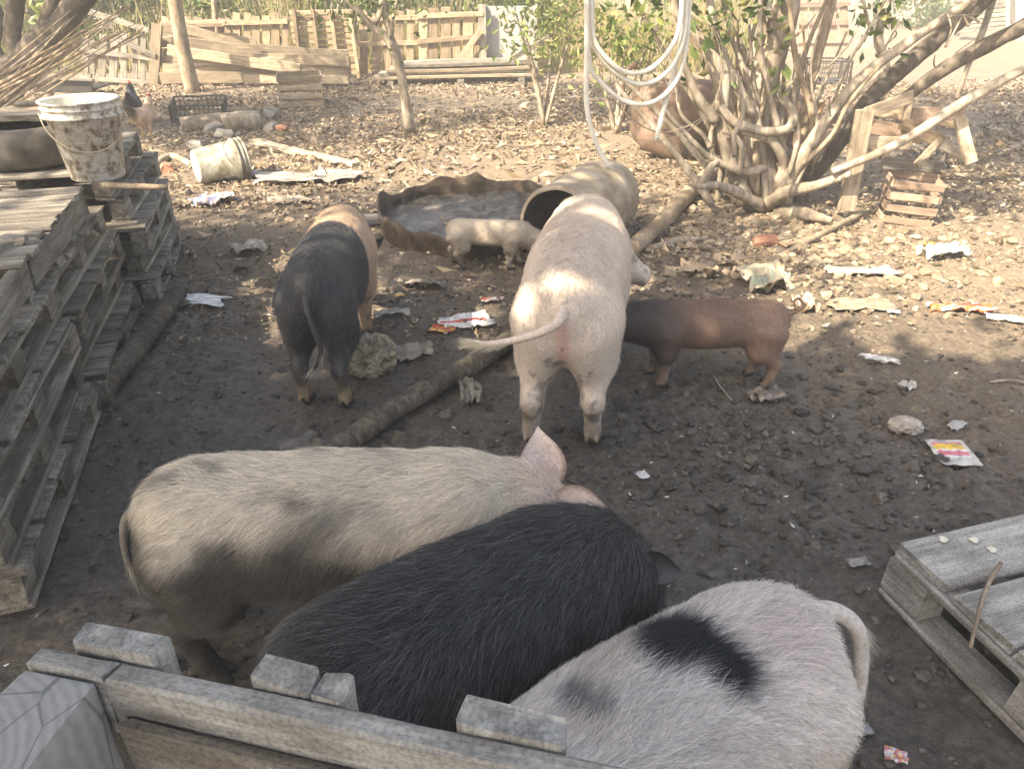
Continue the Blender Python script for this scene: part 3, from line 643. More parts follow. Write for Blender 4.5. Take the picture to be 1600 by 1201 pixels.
for k in range(5):
    p = stack_pos(B3, A3, [.05, .1, .0, .12, .0][k], [.0, .06, -.02, .08, .1][k])
    pallet(['old pallet lying on the ground at the far stack', 'second old pallet up in the far stack', 'middle old pallet of the far stack', 'fourth old pallet up in the far stack', 'old pallet that the crusted bucket and tyre stand on'][k], (*p, .006+k*.1555), A3+[.0, -.03, .03, -.02, .02][k], 1.1, 1.0, 'block', 6, 'grey_wood', 'stacked pallets by the pen wall', 40+k)
# loose boards and offcuts on the stacks
def loose(name, label, p0, p1, w, t, mat, cat, group=None, up=(0, 0, 1), **kw):
    _bc[0] += 1
    p0, p1 = Vector(p0), Vector(p1); d = p1-p0; x = d.normalized(); y = Vector(up).cross(x).normalized(); z = x.cross(y)
    V, F = board_vf(d.length, w, t, _bc[0], **kw); o = mk(name, V, F, M[mat])
    o.matrix_world = Matrix.Translation((p0+p1)/2) @ Matrix((x, y, z)).transposed().to_4x4(); return tag(o, label, cat, group)
loose('plank', 'thick grey plank laid across the broken pallet top', P(-60, 405, .80), P(28, 372, .80), .10, .03, 'grey_wood', 'plank')
loose('plank', 'short pale plank end resting on the grey slats', P(-40, 384, .802), P(38, 375, .802), .07, .022, 'pale_wood', 'plank')
st = tube('bamboo_stick', [P(160, 290, .80), P(200, 291, .79), P(262, 293, .775)], [.016, .016, .014], M['log_pale'], None, 8, 3, .05); tag(st, 'short bamboo stick jutting out beside the bucket', 'stick')
lg = tube('timber_post', [P(150, 640, .0)+Vector((0, -.1, .05)), P(215, 540, .05), P(278, 460, .05)], [.058, .056, .052], M['log'], None, 12, 5, .06); tag(lg, 'dark muddy round post lying along the pallet stacks', 'post')
# offcut blocks sticking out of the second stack
for i, (px, py, z) in enumerate([(222, 447, .07), (207, 470, .05)]):
    b = P(px, py, z); loose('wood_block', ['squared wooden block poking out of the stack by the round post', 'split wooden block below the squared one at the stack foot'][i], b+Vector((-.16, 0, 0)), b+Vector((.02, .01, 0)), .10, .10, 'dark_wood', 'wood block', nseg=1)
# ------------------------------------------------------------------ lathe things
def lathe_vf(prof, seg=40, wob=0, seed=0):
    a = np.linspace(0, 2*np.pi, seg, endpoint=False); V = []
    for r, z in prof: V.append(np.stack([r*np.cos(a), r*np.sin(a), np.full(seg, z)], 1))
    V = np.concatenate(V); F = []
    if wob: V[:, :2] *= (1+wob*fbm(V*6+seed, 2, seed))[:, None]
    for i in range(len(prof)-1):
        for k in range(seg): F.append([i*seg+k, i*seg+(k+1) % seg, (i+1)*seg+(k+1) % seg, (i+1)*seg+k])
    return V, F
def disc_cap(seg, i, flip=False):
    f = [i*seg+k for k in range(seg)]; return f[::-1] if flip else f
def bucket(label, loc, rot, r0, r1, h, mat):
    t = thing('bucket', label, 'bucket', loc); t.rotation_euler = rot
    pr = [(r0-.01, 0), (r0, .008), (r0+(r1-r0)*.8, h*.8), (r1*.985, h*.80), (r1+.008, h*.805), (r1+.008, h*.83), (r1*.99, h*.835), (r1*.995, h*.90), (r1+.006, h*.905), (r1+.006, h*.92), (r1*.997, h*.925), (r1, h*.975), (r1+.009, h*.978), (r1+.009, h), (r1-.004, h), (r1-.012, h*.97), (r0-.006, .014)]
    V, F = lathe_vf(pr, 48); F.append(disc_cap(48, 0, True)); F.append(disc_cap(48, len(pr)-1))
    b = mk('bucket_body', V, F, M[mat], t, True)
    b.data.materials.append(M['bucket_in'])
    for p in b.data.polygons[-1-48*2:]: p.material_index = 1
    hp = [(math.cos(a)*(r1+.012), math.sin(a)*(r1+.012), h*.86-.17*math.sin(a)*1.0) for a in np.linspace(0, math.pi, 9)]
    tube('handle', [(x, -abs(y)*.99, z) for x, y, z in hp], .003, M['wire'], b, 6, 3)
    return t
bk = P(153, 283, .785)
bucket('white bucket caked in paint and mud standing on the pallets', (bk.x-.02, bk.y+.06, .790), (0, 0, .5), .128, .178, .385, 'bucket_wet')
lb = P(300, 293, 0); axv = Vector((.78, .55, .02)).normalized()
q = Vector((0, 0, 1)).rotation_difference(axv)
bucket('scuffed pale bucket tipped on its side on the ground', (lb.x+.02, lb.y+.12, .155), q.to_euler(), .145, .185, .43, 'bucket_lying')
ty = thing('tyre', 'old grey tyre lying flat on the pallets beside the bucket', 'tyre', (-2.72, 4.42, .795))
pr = [(.20, .0), (.34, .0), (.375, .03), (.385, .09), (.375, .16), (.34, .19), (.27, .195), (.225, .185), (.215, .17), (.30, .15), (.33, .09), (.30, .03), (.20, .02)]
V, F = lathe_vf(pr, 56, .01); mk('tread', V, F, M['rubber'], ty, True)
bs = thing('bark_slab', 'split bark slab lying over the old tyre', 'bark', (-2.66, 4.62, .995), .1)
for k in range(3): board('bark_piece', bs, (.62-.1*k, .11, .035), (0, -.08+.1*k, .01*k), (0, .02*k, .06*k), mat=M['pale_wood' if k == 1 else 'dark_wood'], jit=.012, nseg=6)
# ------------------------------------------------------------------ round mud tub
tb = thing('mud_tub', 'wide round rusted tub half full of dark muddy water', 'tub', (-.28, 5.70, 0))
R0 = .74; seg = 120
ang = np.linspace(0, 2*np.pi, seg, endpoint=False)
wr = 1+.025*np.sin(3*ang+.5)+.012*np.sin(7*ang); hh = .175+.075*fbm(np.stack([np.cos(ang)*3, np.sin(ang)*3, 0*ang], 1)*1.6, 3, 71)-.05*np.exp(-((ang-3.55)/.16)**2)
cor = .010*np.sin(ang*60)
rows = []
for f, rf in ((0, .985), (.25, .99), (.5, .998), (.75, 1.0), (1, 1.01)):
    r = R0*wr*rf+cor*(1 if 0 < f < 1 else .6); rows.append(np.stack([r*np.cos(ang), r*np.sin(ang), hh*f-.01], 1))
for f, rf in ((1, .985), (.6, .98), (.2, .975)):
    r = R0*wr*rf+cor*.8; rows.append(np.stack([r*np.cos(ang), r*np.sin(ang), hh*f-.008], 1))
V = np.concatenate(rows); F = [[i*seg+k, i*seg+(k+1) % seg, (i+1)*seg+(k+1) % seg, (i+1)*seg+k] for i in range(len(rows)-1) for k in range(seg)]
mk('tub_wall', V, F, M['tub'], tb, True)
rr = np.linspace(0, 1, 40)[1:]; V = [(0, 0, .04)]
for a in rr:
    for k in range(seg): V.append((R0*wr[k]*.985*a*math.cos(ang[k]), R0*wr[k]*.985*a*math.sin(ang[k]), .0))
V = np.array(V); nz = fbm(V*7, 4, 81); V[:, 2] = .04+.075*np.maximum(nz, -.03)+.03*np.exp(-((V[:, 0]-.1)**2+(V[:, 1]-.45)**2)/.05)
F = [[0, 1+k, 1+(k+1) % seg] for k in range(seg)]+[[1+i*seg+k, 1+(i+1)*seg+k, 1+(i+1)*seg+(k+1) % seg, 1+i*seg+(k+1) % seg] for i in range(len(rr)-1) for k in range(seg)]
M['slurry'] = plain('wet slurry', (.05, .045, .042), .42, 0, [(.35, (.035, .03, .026)), (.55, (.11, .096, .082)), (.75, (.28, .24, .19))], 13, .01, .5)
mk('mud', V, F, M['slurry'], tb, True)
# ------------------------------------------------------------------ plastic drum lying open
dr = thing('drum', 'dirty pale plastic drum lying open behind the sow', 'drum', (.29, 4.80, .262)); dr.scale = (.9, .9, 1.0); axv = Vector((.44, .86, -.0)).normalized()
dr.rotation_euler = Vector((0, 0, 1)).rotation_difference(axv).to_euler()
pr = [(.27, .0), (.295, .0), (.30, .02), (.292, .05), (.297, .3), (.305, .32), (.297, .35), (.296, .62), (.304, .64), (.296, .67), (.288, .86), (.26, .93), (.18, .955), (.02, .96)]
V, F = lathe_vf(pr, 48, .02, 3); F.append(disc_cap(48, len(pr)-1)); mk('drum_shell', V, F, M['barrel'], dr, True)
pr = [(.271, .001), (.275, .05), (.27, .8), (.2, .9), (.02, .91)]
V, F = lathe_vf(pr, 48, .02, 3); mk('drum_inside', V, [f[::-1] for f in F], M['barrel_in'], dr, True)
# ------------------------------------------------------------------ logs and poles on the ground
lg = tube('log', [G(505, 735, .05), G(640, 640, .05), G(770, 562, .05), G(900, 470, .055), G(960, 425, .055)], [.047, .05, .05, .05, .045], M['log'], None, 14, 8, .10, 5)
tag(lg, 'long bent muddy log lying across the yard under the sow', 'log')
lg = tube('pole', [G(985, 402, .06), G(1030, 362, .062), G(1072, 318, .066), G(1122, 268, .07)], [.058, .062, .066, .068], M['log_pale'], None, 14, 8, .08, 6)  # far stretch of log, given paler wood for the sun on it
tag(lg, 'thick pale sunlit pole lying between the drum and the tree', 'pole')
def stick(label, pts, r, mat='log_pale', name='stick', cat='stick', group=None, seed=0):
    o = tube(name, pts, r, M[mat], None, 8, 5, .12, seed); return tag(o, label, cat, group)
stick('pale pole lying on rubble below the broken crate', [G(1222, 402, .02), G(1285, 372, .04), G(1345, 343, .05)], [.018, .022, .024])
stick('crooked branch half buried beside the sow', [G(1022, 390, .015), G(1060, 382, .03), G(1098, 377, .02)], [.022, .026, .015], 'bark')
stick('thin twig leaning out from the pallet foot', [G(205, 425, .03), G(238, 407, .05), G(258, 392, .06)], [.008, .007, .006], 'log_pale')
stick('fine dark stick lying by the white torn paper', [G(1545, 600, .01), G(1580, 598, .015), G(1625, 606, .01)], [.006, .006, .005], 'bark')
stick('curved twig in the mud below the brown piglet', [G(1115, 590, .01), G(1125, 610, .02), G(1143, 628, .01)], [.004, .004, .003], 'bark')
loose('plank', 'long dry plank lying beyond the tipped bucket', G(396, 225, .04), G(556, 262, .03), .10, .035, 'pale_wood', 'plank')
loose('plank', 'broken board flat on the rubble by the sow', G(1222, 388, .03), G(1300, 372, .03), .08, .02, 'tan_wood', 'plank')
stick('dry branch lying along the litter left of the mud tub', [G(365, 228, .02), G(420, 233, .03), G(470, 250, .02)], [.02, .022, .012], 'bark')
stick('bare twig stub on the mud by the tipped bucket', [G(248, 258, .03), G(270, 250, .04), G(300, 262, .03)], [.03, .035, .03], 'bark')
# ------------------------------------------------------------------ foreground upright pallet fence
fe = thing('pallet_fence', 'grey upright pallet used as a fence with square end post', 'fence', (0, 0, 0))
fa, fb = Vector((-.548, .617, 1.10)), Vector((.42, .388, 1.10)); e = (fb-fa).normalized(); nrm = Vector((-e.y, e.x, 0))   # nrm points away from the camera
fw = M['fence_wood']; up = Vector((0, 0, 1))
def along(d, off, z): return fa+e*d+nrm*off+up*(z-1.10)
for z in (1.055, .58, .12):
    if z > 1:
        board2('rail', fe, along(0, 0, 1.052), along(.098, 0, 1.052), .026, .095, fw, jit=.002, bow=.001)
        board2('rail', fe, along(.101, .002, 1.049), along(1.0, .002, 1.049), .028, .098, fw, jit=.002, bow=.003, nseg=10)
    else: board2('rail', fe, along(0, 0, z), along(1.0, 0, z), .026, .095, fw, jit=.002)
def upright(d0, d1, z, off=.0355): board2('slat', fe, along((d0+d1)/2, off, 0), along((d0+d1)/2, off, z), d1-d0, .034, fw, up=nrm, jit=.002, bow=.002)
upright(.035, .145, 1.108); upright(.262, .332, 1.106); upright(.334, .372, 1.104); upright(.498, .612, 1.106); upright(.74, .85, 1.06); upright(.90, .99, 1.1)
# camera-side inner boards; darker wood stands for the shade below the rail
board2('panel_board', fe, along(.12, -.024, .985), along(1.0, -.024, .985), .018, .125, M['dark_wood'])
board2('panel_board', fe, along(.12, -.024, .84), along(1.0, -.024, .84), .018, .12, M['dark_wood'])
def endgrain():
    m, nt, b = newmat('end grain'); tc = nd(nt, 'TexCoord'); mp = nd(nt, 'Mapping'); mp.inputs['Location'].default_value = (0, .07, .09); nt.links.new(tc.outputs['Object'], mp.inputs[0])
    w = nd(nt, 'TexWave', wave_type='RINGS', rings_direction='X'); w.inputs['Scale'].default_value = 26; w.inputs['Distortion'].default_value = 3.0; w.inputs['Detail'].default_value = 3; w.inputs['Detail Scale'].default_value = 2
    nt.links.new(mp.outputs[0], w.inputs['Vector']); r = ramp(nt, w.outputs[0], [(.0, (.25, .236, .216)), (.6, (.31, .295, .272)), (1., (.34, .325, .30))])
    n = nd(nt, 'TexNoise'); n.inputs['Scale'].default_value = 60; n.inputs['Detail'].default_value = 6; nt.links.new(tc.outputs['Object'], n.inputs['Vector'])
    v = nd(nt, 'TexVoronoi', feature='DISTANCE_TO_EDGE'); v.inputs['Scale'].default_value = 16; mp2 = nd(nt, 'Mapping'); mp2.inputs['Scale'].default_value = (.2, 1, .45); nt.links.new(tc.outputs['Object'], mp2.inputs[0]); nt.links.new(mp2.outputs[0], v.inputs['Vector'])
    ck = ramp(nt, v.outputs[0], [(.0, (.25,)*3), (.018, (1, 1, 1))]); c = mix(nt, 1., r.outputs[0], ck.outputs[0], 'MULTIPLY')
    c = mix(nt, .35, c, mix(nt, n.outputs[0], (.14, .135, .13), (.42, .41, .4))); nt.links.new(c, b.inputs['Base Color']); b.inputs['Roughness'].default_value = .9; bump(nt, b, n.outputs[0], .0012, .6); return m
M['endgrain'] = endgrain()
board2('post', fe, along(.047, -.072, 0), along(.047, -.072, 1.094), .098, .108, M['endgrain'], up=nrm, jit=.0015, bow=.001, nseg=6)
board2('post', fe, along(.06, -.19, 0), along(.06, -.19, 1.07), .10, .10, M['endgrain'], up=nrm, jit=.0015, bow=.001, nseg=6)
# pallet at the lower right
pr_ = pallet('pale grey pallet with clear droppings lying in the near mud', (1.17, 1.81, .012), math.radians(-73), 1.0, 1.2, 'block', 5, 'fence_wood', None, 77); pr_.scale = (1.08, 1.05, 1.42)
tw = tube('twig', [P(1562, 884, .23)+Vector((.0, 0, .012)), P(1545, 910, .238), P(1530, 955, .235), P(1516, 1012, .20)], [.006, .006, .005, .005], M['log_pale'], None, 6, 4, .1); tag(tw, 'dry thin twig hanging over the edge of the grey pallet', 'twig')
for i, (px, py) in enumerate([(1522, 843), (1550, 858), (1473, 842)]):
    p = P(px, py, .235); a = np.linspace(0, 2*np.pi, 12)[:-1]
    V = [(0, 0, .008)]+[(.014*math.cos(t)*(1+.3*math.sin(3*t+i)), .014*math.sin(t), .0) for t in a]+[(.008*math.cos(t), .008*math.sin(t), .007) for t in a]
    F = [[1+k, 1+(k+1) % 11, 12+(k+1) % 11, 12+k] for k in range(11)]+[[0, 12+k, 12+(k+1) % 11] for k in range(11)]
    o = mk('dropping', V, F, M['bucket_in'], None, True); o.location = p; tag(o, ['white dropping in the middle of the first pallet board', 'white dropping by the twig on the pallet board', 'white dropping at the back edge of the pallet corner'][i], 'dropping', 'droppings on the grey pallet')
# ------------------------------------------------------------------ big branching tree, other trees
def leaves_vf(ctr, size, cols, rng, flat=0.0, aspect=.45, fold=.25):
    n = len(ctr); d = rng.standard_normal((n, 3)); d[:, 2] *= (1-flat); d /= np.linalg.norm(d, axis=1)[:, None]
    s = rng.standard_normal((n, 3)); s[:, 2] *= (1-flat); s -= d*(s*d).sum(1)[:, None]; s /= np.linalg.norm(s, axis=1)[:, None]; nn = np.cross(d, s)
    sz = size*rng.uniform(.6, 1.35, n)[:, None]
    V = np.stack([ctr-d*sz*.5, ctr+s*sz*aspect*.5+nn*sz*fold*.3, ctr+d*sz*.5-nn*sz*fold*.25, ctr-s*sz*aspect*.5+nn*sz*fold*.3], 1).reshape(-1, 3)
    F = np.arange(4*n).reshape(n, 4)
    F = np.concatenate([F[:, [0, 1, 2]], F[:, [0, 2, 3]]])
    C = np.asarray(cols)[rng.integers(0, len(cols), n)]*rng.uniform(.65, 1.25, n)[:, None]
    return V, F, np.repeat(C, 4, 0)
GREEN = [(.075, .12, .03), (.10, .15, .04), (.06, .10, .028), (.14, .17, .05), (.12, .12, .04)]
LIME = [(.20, .26, .07), (.28, .32, .10), (.16, .22, .06), (.32, .30, .12)]
def clump_pts(rng, c, rad, n, clumps, cr):
    cc = rng.standard_normal((clumps, 3)); cc /= np.linalg.norm(cc, axis=1)[:, None]; cc *= rng.random((clumps, 1))**.4; cc = cc*np.array(rad)+np.array(c)
    return cc[rng.integers(0, clumps, n)]+rng.standard_normal((n, 3))*cr
GAPS = [(.08, 2.72, .60, .07), (.32, 2.72, .60, .06), (.40, 3.45, .78, .08), (.90, 3.12, .36, .045), (1.95, 4.1, 0, .45), (2.9, 4.45, 0, .65), (1.5, 3.75, 0, .16), (2.4, 3.7, 0, .22), (-.72, 4.15, 0, .28), (-.5, 3.8, 0, .18), (-.72, 3.65, .6, .11), (-1.72, 2.72, .8, .08), (.75, 4.3, 0, .2), (-1.3, 4.9, 0, .25), (-2.1, 3.3, .8, .22)]   # holes cut in the added shade crown so sun lands here
def crown(name, parent, c, rad, n, clumps, cr, size, cols, seed, zmin=None):
    rng = np.random.default_rng(seed); p = clump_pts(rng, c, rad, n, clumps, cr)
    if parent.name.startswith('added_shade_tree'):
        w = p+np.array(parent.location)
        for gx_, gy_, gz_, gr in GAPS:
            k = (w[:, 2]-gz_)/math.tan(SUN_EL); p = p[((w[:, 0]+TRAV.x*k-gx_)**2+(w[:, 1]+TRAV.y*k-gy_)**2) > (gr+size*.35)**2*(1+.5*np.sin(7*np.arctan2(w[:, 1]+TRAV.y*k-gy_, w[:, 0]+TRAV.x*k-gx_)))]; w = p+np.array(parent.location)
    if zmin is not None: p = p[p[:, 2] > zmin]
    V, F, C = leaves_vf(p, size, cols, rng); return mk(name, V, F, M['leaf'], parent, False, C)
def limb(parent, pp, r, mat='bark', name='limb', seed=0, rough=.22):
    pts = [PY(*q) for q in pp]; rr = list(r) if hasattr(r, '__len__') else [r]*len(pts)
    if pp[-1][1] < 0 and name != 'twig':                                               # carry the limb on up into the crown
        d = (pts[-1]-pts[-2]).normalized()+Vector((0, 0, .55)); d.normalize(); pts += [pts[-1]+d*.8, pts[-1]+d*1.7+Vector((.1*math.sin(seed), .1*math.cos(seed), .1))]; rr += [rr[-1]*.75, rr[-1]*.35]
    return tube(name, pts, rr, M[mat], parent, 10, 6, rough, seed)
tr = thing('branching_tree', 'many-stemmed pale barked tree holding the hose loops', 'tree')
T = [
 ([(1195, 330, 6.15), (1188, 262, 6.2), (1180, 190, 6.3), (1195, 130, 6.3), (1215, 55, 6.3), (1240, -40, 6.35)], [.19, .15, .125, .12, .125, .11], 'trunk'),
 ([(1165, 318, 6.05), (1140, 250, 6.05), (1128, 180, 6.05), (1128, 120, 6.1), (1098, 70, 6.1), (1062, 15, 6.1), (1040, -40, 6.1)], [.11, .08, .075, .085, .07, .06, .055], 'trunk'),
 ([(1222, 325, 6.2), (1240, 262, 6.3), (1255, 200, 6.4), (1270, 120, 6.5), (1300, 5, 6.6), (1312, -50, 6.6)], [.10, .075, .055, .055, .052, .05], 'limb'),
 ([(1205, 320, 6.1), (1262, 232, 6.0), (1302, 172, 6.0), (1345, 122, 6.0), (1425, 62, 6.0), (1540, -20, 6.0)], [.12, .08, .06, .055, .05, .045], 'limb'),
 ([(1215, 330, 6.35), (1310, 220, 6.6), (1362, 152, 6.7), (1408, 108, 6.8), (1465, 60, 6.9), (1550, -10, 7.0)], [.13, .12, .10, .11, .10, .085], 'trunk'),
 ([(1330, 195, 6.6), (1400, 162, 6.5), (1455, 122, 6.4), (1525, 80, 6.3), (1620, 32, 6.2)], [.05, .06, .075, .085, .08], 'limb'),
 ([(1300, 268, 5.6), (1360, 245, 5.6), (1420, 215, 5.6), (1490, 170, 5.6), (1550, 135, 5.6), (1625, 95, 5.6)], [.035, .045, .05, .055, .05, .045], 'limb'),
 ([(1125, 165, 6.0), (1150, 192, 5.95), (1195, 205, 5.95), (1232, 200, 6.0), (1238, 175, 6.05), (1215, 145, 6.1)], [.045, .05, .05, .05, .05, .045], 'limb'),
 ([(1195, 262, 6.0), (1160, 268, 5.95), (1110, 246, 5.9), (1075, 212, 5.9), (1045, 178, 5.9), (1030, 150, 5.9)], [.05, .05, .035, .026, .02, .014], 'limb'),
 ([(1175, 180, 6.1), (1150, 130, 6.1), (1130, 85, 6.1), (1115, 40, 6.0), (1108, -30, 6.0)], [.07, .06, .05, .045, .04], 'limb'),
 ([(1210, 120, 6.3), (1170, 95, 6.35), (1148, 60, 6.4), (1135, 20, 6.5), (1120, -30, 6.5)], [.08, .06, .05, .045, .04], 'limb'),
 ([(1370, 158, 6.7), (1382, 100, 6.8), (1372, 60, 6.8), (1385, 10, 6.8), (1390, -40, 6.8)], [.08, .06, .055, .05, .045], 'limb'),
 ([(1378, 66, 6.8), (1358, 40, 6.8), (1350, 5, 6.8), (1342, -40, 6.8)], [.025, .02, .018, .015], 'limb'),
 ([(1120, 190, 6.0), (1090, 150, 6.0), (1070, 100, 6.0), (1062, 50, 6.0), (1050, -20, 6.0)], [.06, .05, .04, .038, .035], 'limb'),
 ([(1495, 155, 6.9), (1510, 110, 7.0), (1535, 50, 7.1), (1555, -10, 7.2)], [.03, .032, .04, .04], 'limb'),
 ([(1200, 318, 6.0), (1230, 300, 5.8), (1275, 290, 5.7), (1330, 270, 5.6)], [.08, .07, .055, .045], 'root'),
 ([(1190, 322, 6.0), (1150, 300, 5.85), (1120, 290, 5.7), (1090, 292, 5.6)], [.08, .06, .045, .03], 'root'),
 ([(1215, 330, 5.95), (1260, 335, 5.75), (1300, 345, 5.6)], [.09, .07, .03], 'root'),
 ([(1205, 300, 6.1), (1225, 260, 6.05), (1205, 220, 6.0), (1160, 205, 6.0)], [.06, .055, .05, .045], 'limb'),
 ([(1150, 290, 6.0), (1160, 240, 5.95), (1150, 215, 5.95), (1130, 205, 5.95)], [.035, .03, .028, .025], 'limb'),
 ([(1100, 290, 5.95), (1108, 265, 5.9), (1120, 250, 5.9)], [.05, .045, .04], 'limb'),
]
for i, (pp, r, nm) in enumerate(T): limb(tr, pp, [q*(.85 if i == 0 else .68) for q in r], 'log_pale' if i == 2 else ('bark' if i not in (4, 5) else 'bark_dark'), nm, i)
rng = np.random.default_rng(5)
for i in range(34):                                                                    # thinner stems fanning from the base
    bx, by, Yb = rng.uniform(1110, 1290), rng.uniform(225, 325), rng.uniform(5.8, 6.5); tx = bx+(bx-1190)*rng.uniform(.4, 2.2)+rng.uniform(-70, 110); ty = rng.uniform(-40, 140); Yt = Yb+rng.uniform(-.3, .5)
    m = lambda f: (bx+(tx-bx)*f+rng.uniform(-16, 16), by+(ty-by)*f+rng.uniform(-8, 8), Yb+(Yt-Yb)*f); r0 = rng.uniform(.014, .034)
    limb(tr, [(bx, by, Yb), m(.3), m(.6), (tx, ty, Yt)], [r0, r0*.85, r0*.7, r0*.5], 'bark' if i % 3 else 'log_pale', 'stem', 100+i, .18)
for i in range(26):                                                                    # bare twigs
    a = rng.uniform((1040, 20), (1560, 260)); Y = rng.uniform(5.6, 6.9); dx, dy = rng.uniform(-60, 60), rng.uniform(-70, 10)
    limb(tr, [(a[0], a[1], Y), (a[0]+dx*.5+rng.uniform(-10, 10), a[1]+dy*.5, Y), (a[0]+dx, a[1]+dy, Y+rng.uniform(-.2, .2))], [.008, .006, .003], 'bark', 'twig', i, 0)
tube('limb', [(1.9, 6.2, 1.9), (1.2, 6.0, 2.7), (.3, 5.9, 3.2), (-.6, 6.0, 3.4)], [.09, .07, .05, .025], M['bark'], tr, 8, 5, .2, 61); tube('limb', [(1.6, 6.1, 2.2), (1.2, 5.3, 2.7), (.9, 4.75, 2.75), (.4, 4.7, 2.75)], [.07, .055, .04, .03], M['bark'], tr, 8, 5, .2, 62)
crown('crown', tr, (-.5, 6.1, 3.5), (1.0, .9, .4), 1500, 16, .2, .12, GREEN, 21, 2.7)  # unseen leaf clump added to dapple the lying pig
crown('crown', tr, (.9, 4.5, 4.1), (1.6, 1.4, .5), 2000, 20, .26, .13, GREEN, 22, 3.1)  # unseen leaf clump added to shade the ground right of the tree
crown('crown', tr, (2.9, 6.9, 4.0), (2.7, 2.3, 1.1), 15000, 60, .33, .13, GREEN, 1, 2.55)
rng = np.random.default_rng(8); pts = []
for (px, py, Y, n, sp) in [(1005, 15, 6.3, 120, .2), (1085, 15, 6.0, 70, .18), (1160, 0, 6.3, 70, .18), (1370, 4, 6.7, 70, .15), (1220, 130, 5.9, 8, .06), (1115, 50, 5.9, 22, .12), (1185, 55, 5.9, 16, .1)]:
    pts.append(np.array(PY(px, py, Y))+rng.standard_normal((n, 3))*sp)
V, F, C = leaves_vf(np.concatenate(pts), .10, LIME+GREEN, rng); mk('low_foliage', V, F, M['leaf'], tr, False, C)
# slim double tree
t2 = thing('slim_tree', 'slim twin-stemmed tree standing alone in the leaf litter', 'tree')
limb(t2, [(640, 205, 9.1), (632, 150, 9.1), (622, 105, 9.1), (605, 62, 9.1), (580, 40, 9.1), (548, 5, 9.1), (530, -30, 9.1)], [0.078, 0.051, 0.045, 0.042, 0.039, 0.036, 0.033], 'bark', 'trunk', 31)
limb(t2, [(633, 155, 9.15), (626, 100, 9.15), (610, 55, 9.15), (598, 10, 9.15), (592, -40, 9.15)], [0.042, 0.039, 0.036, 0.033, 0.030], 'bark', 'limb', 32)
limb(t2, [(575, 42, 9.1), (590, 30, 9.1), (597, 0, 9.1), (590, -30, 9.1)], [0.030, 0.030, 0.027, 0.024], 'bark', 'limb', 33)
limb(t2, [(608, 60, 9.1), (614, 30, 9.1), (622, -20, 9.1)], [0.024, 0.021, 0.018], 'bark', 'limb', 34)
crown('crown', t2, (-1.3, 9.3, 4.0), (1.7, 1.6, .9), 5500, 34, .28, .12, GREEN, 2, 2.5)
rng = np.random.default_rng(9); V, F, C = leaves_vf(np.array(PY(575, 8, 9.1))+rng.standard_normal((220, 3))*[.3, .25, .14], .08, GREEN, rng); mk('low_foliage', V, F, M['leaf'], t2, False, C)
# tree at the upper left
t3 = thing('leaning_tree', 'thick leaning tree behind the cane bundle', 'tree')
limb(t3, [(-60, 215, 8.8), (0, 140, 8.8), (48, 88, 8.8), (80, 55, 8.8), (112, 20, 8.8), (140, -30, 8.8)], [.26, .20, .17, .14, .12, .11], 'bark_dark', 'trunk', 41)
limb(t3, [(35, 95, 8.8), (20, 60, 8.8), (22, 20, 8.8), (28, -30, 8.8)], [.12, .09, .085, .08], 'bark_dark', 'limb', 42)
limb(t3, [(50, 80, 8.8), (68, 45, 8.8), (80, 10, 8.8), (88, -30, 8.8)], [.09, .07, .065, .06], 'bark_dark', 'limb', 43)
limb(t3, [(10, 110, 8.8), (-8, 70, 8.8), (0, 30, 8.9), (-20, -20, 8.9)], [.08, .06, .05, .05], 'bark_dark', 'limb', 44)
crown('crown', t3, (-6.6, 7.6, 4.2), (2.6, 2.3, 1.2), 11000, 50, .33, .13, GREEN, 3, 2.75)
# unseen tree added behind the viewer: its crown keeps the near yard in shade
t4 = thing('added_shade_tree', 'broad leafy tree added out of view to shade the near yard', 'tree', (-5.2, -2.4, 0))
tube('trunk', [(0, 0, -.1), (.1, .1, 1.2), (.2, .1, 2.4), (.5, .4, 3.6), (.9, .8, 4.6)], [.34, .26, .23, .18, .10], M['bark_dark'], t4, 14, 6, .15)
for i, q in enumerate([(2.6, 1.2, 4.6), (3.4, 3.4, 4.4), (1.2, 4.4, 4.5), (-.8, 2.4, 4.6), (2.4, -1, 4.6)]):
    tube('limb', [(.2, .1, 2.5), (q[0]*.45, q[1]*.45, 3.6), q], [.14, .10, .04], M['bark_dark'], t4, 8, 5, .15, i)
crown('crown', t4, (1.35, 1.15, 4.9), (3.9, 2.25, .9), 27000, 115, .38, .17, GREEN, 4, 3.3)
crown('crown', t4, (1.9, .35, 4.9), (1.1, .8, .35), 4500, 30, .25, .17, GREEN, 15, 3.4)  # extra leaves added to close holes that let sun onto the near pig
crown('crown', t4, (.95, 4.6, 4.9), (2.7, 1.5, .7), 5200, 26, .30, .15, GREEN, 14, 3.4)  # sparser leaves added to dapple the ground round the tub
#@@PART2

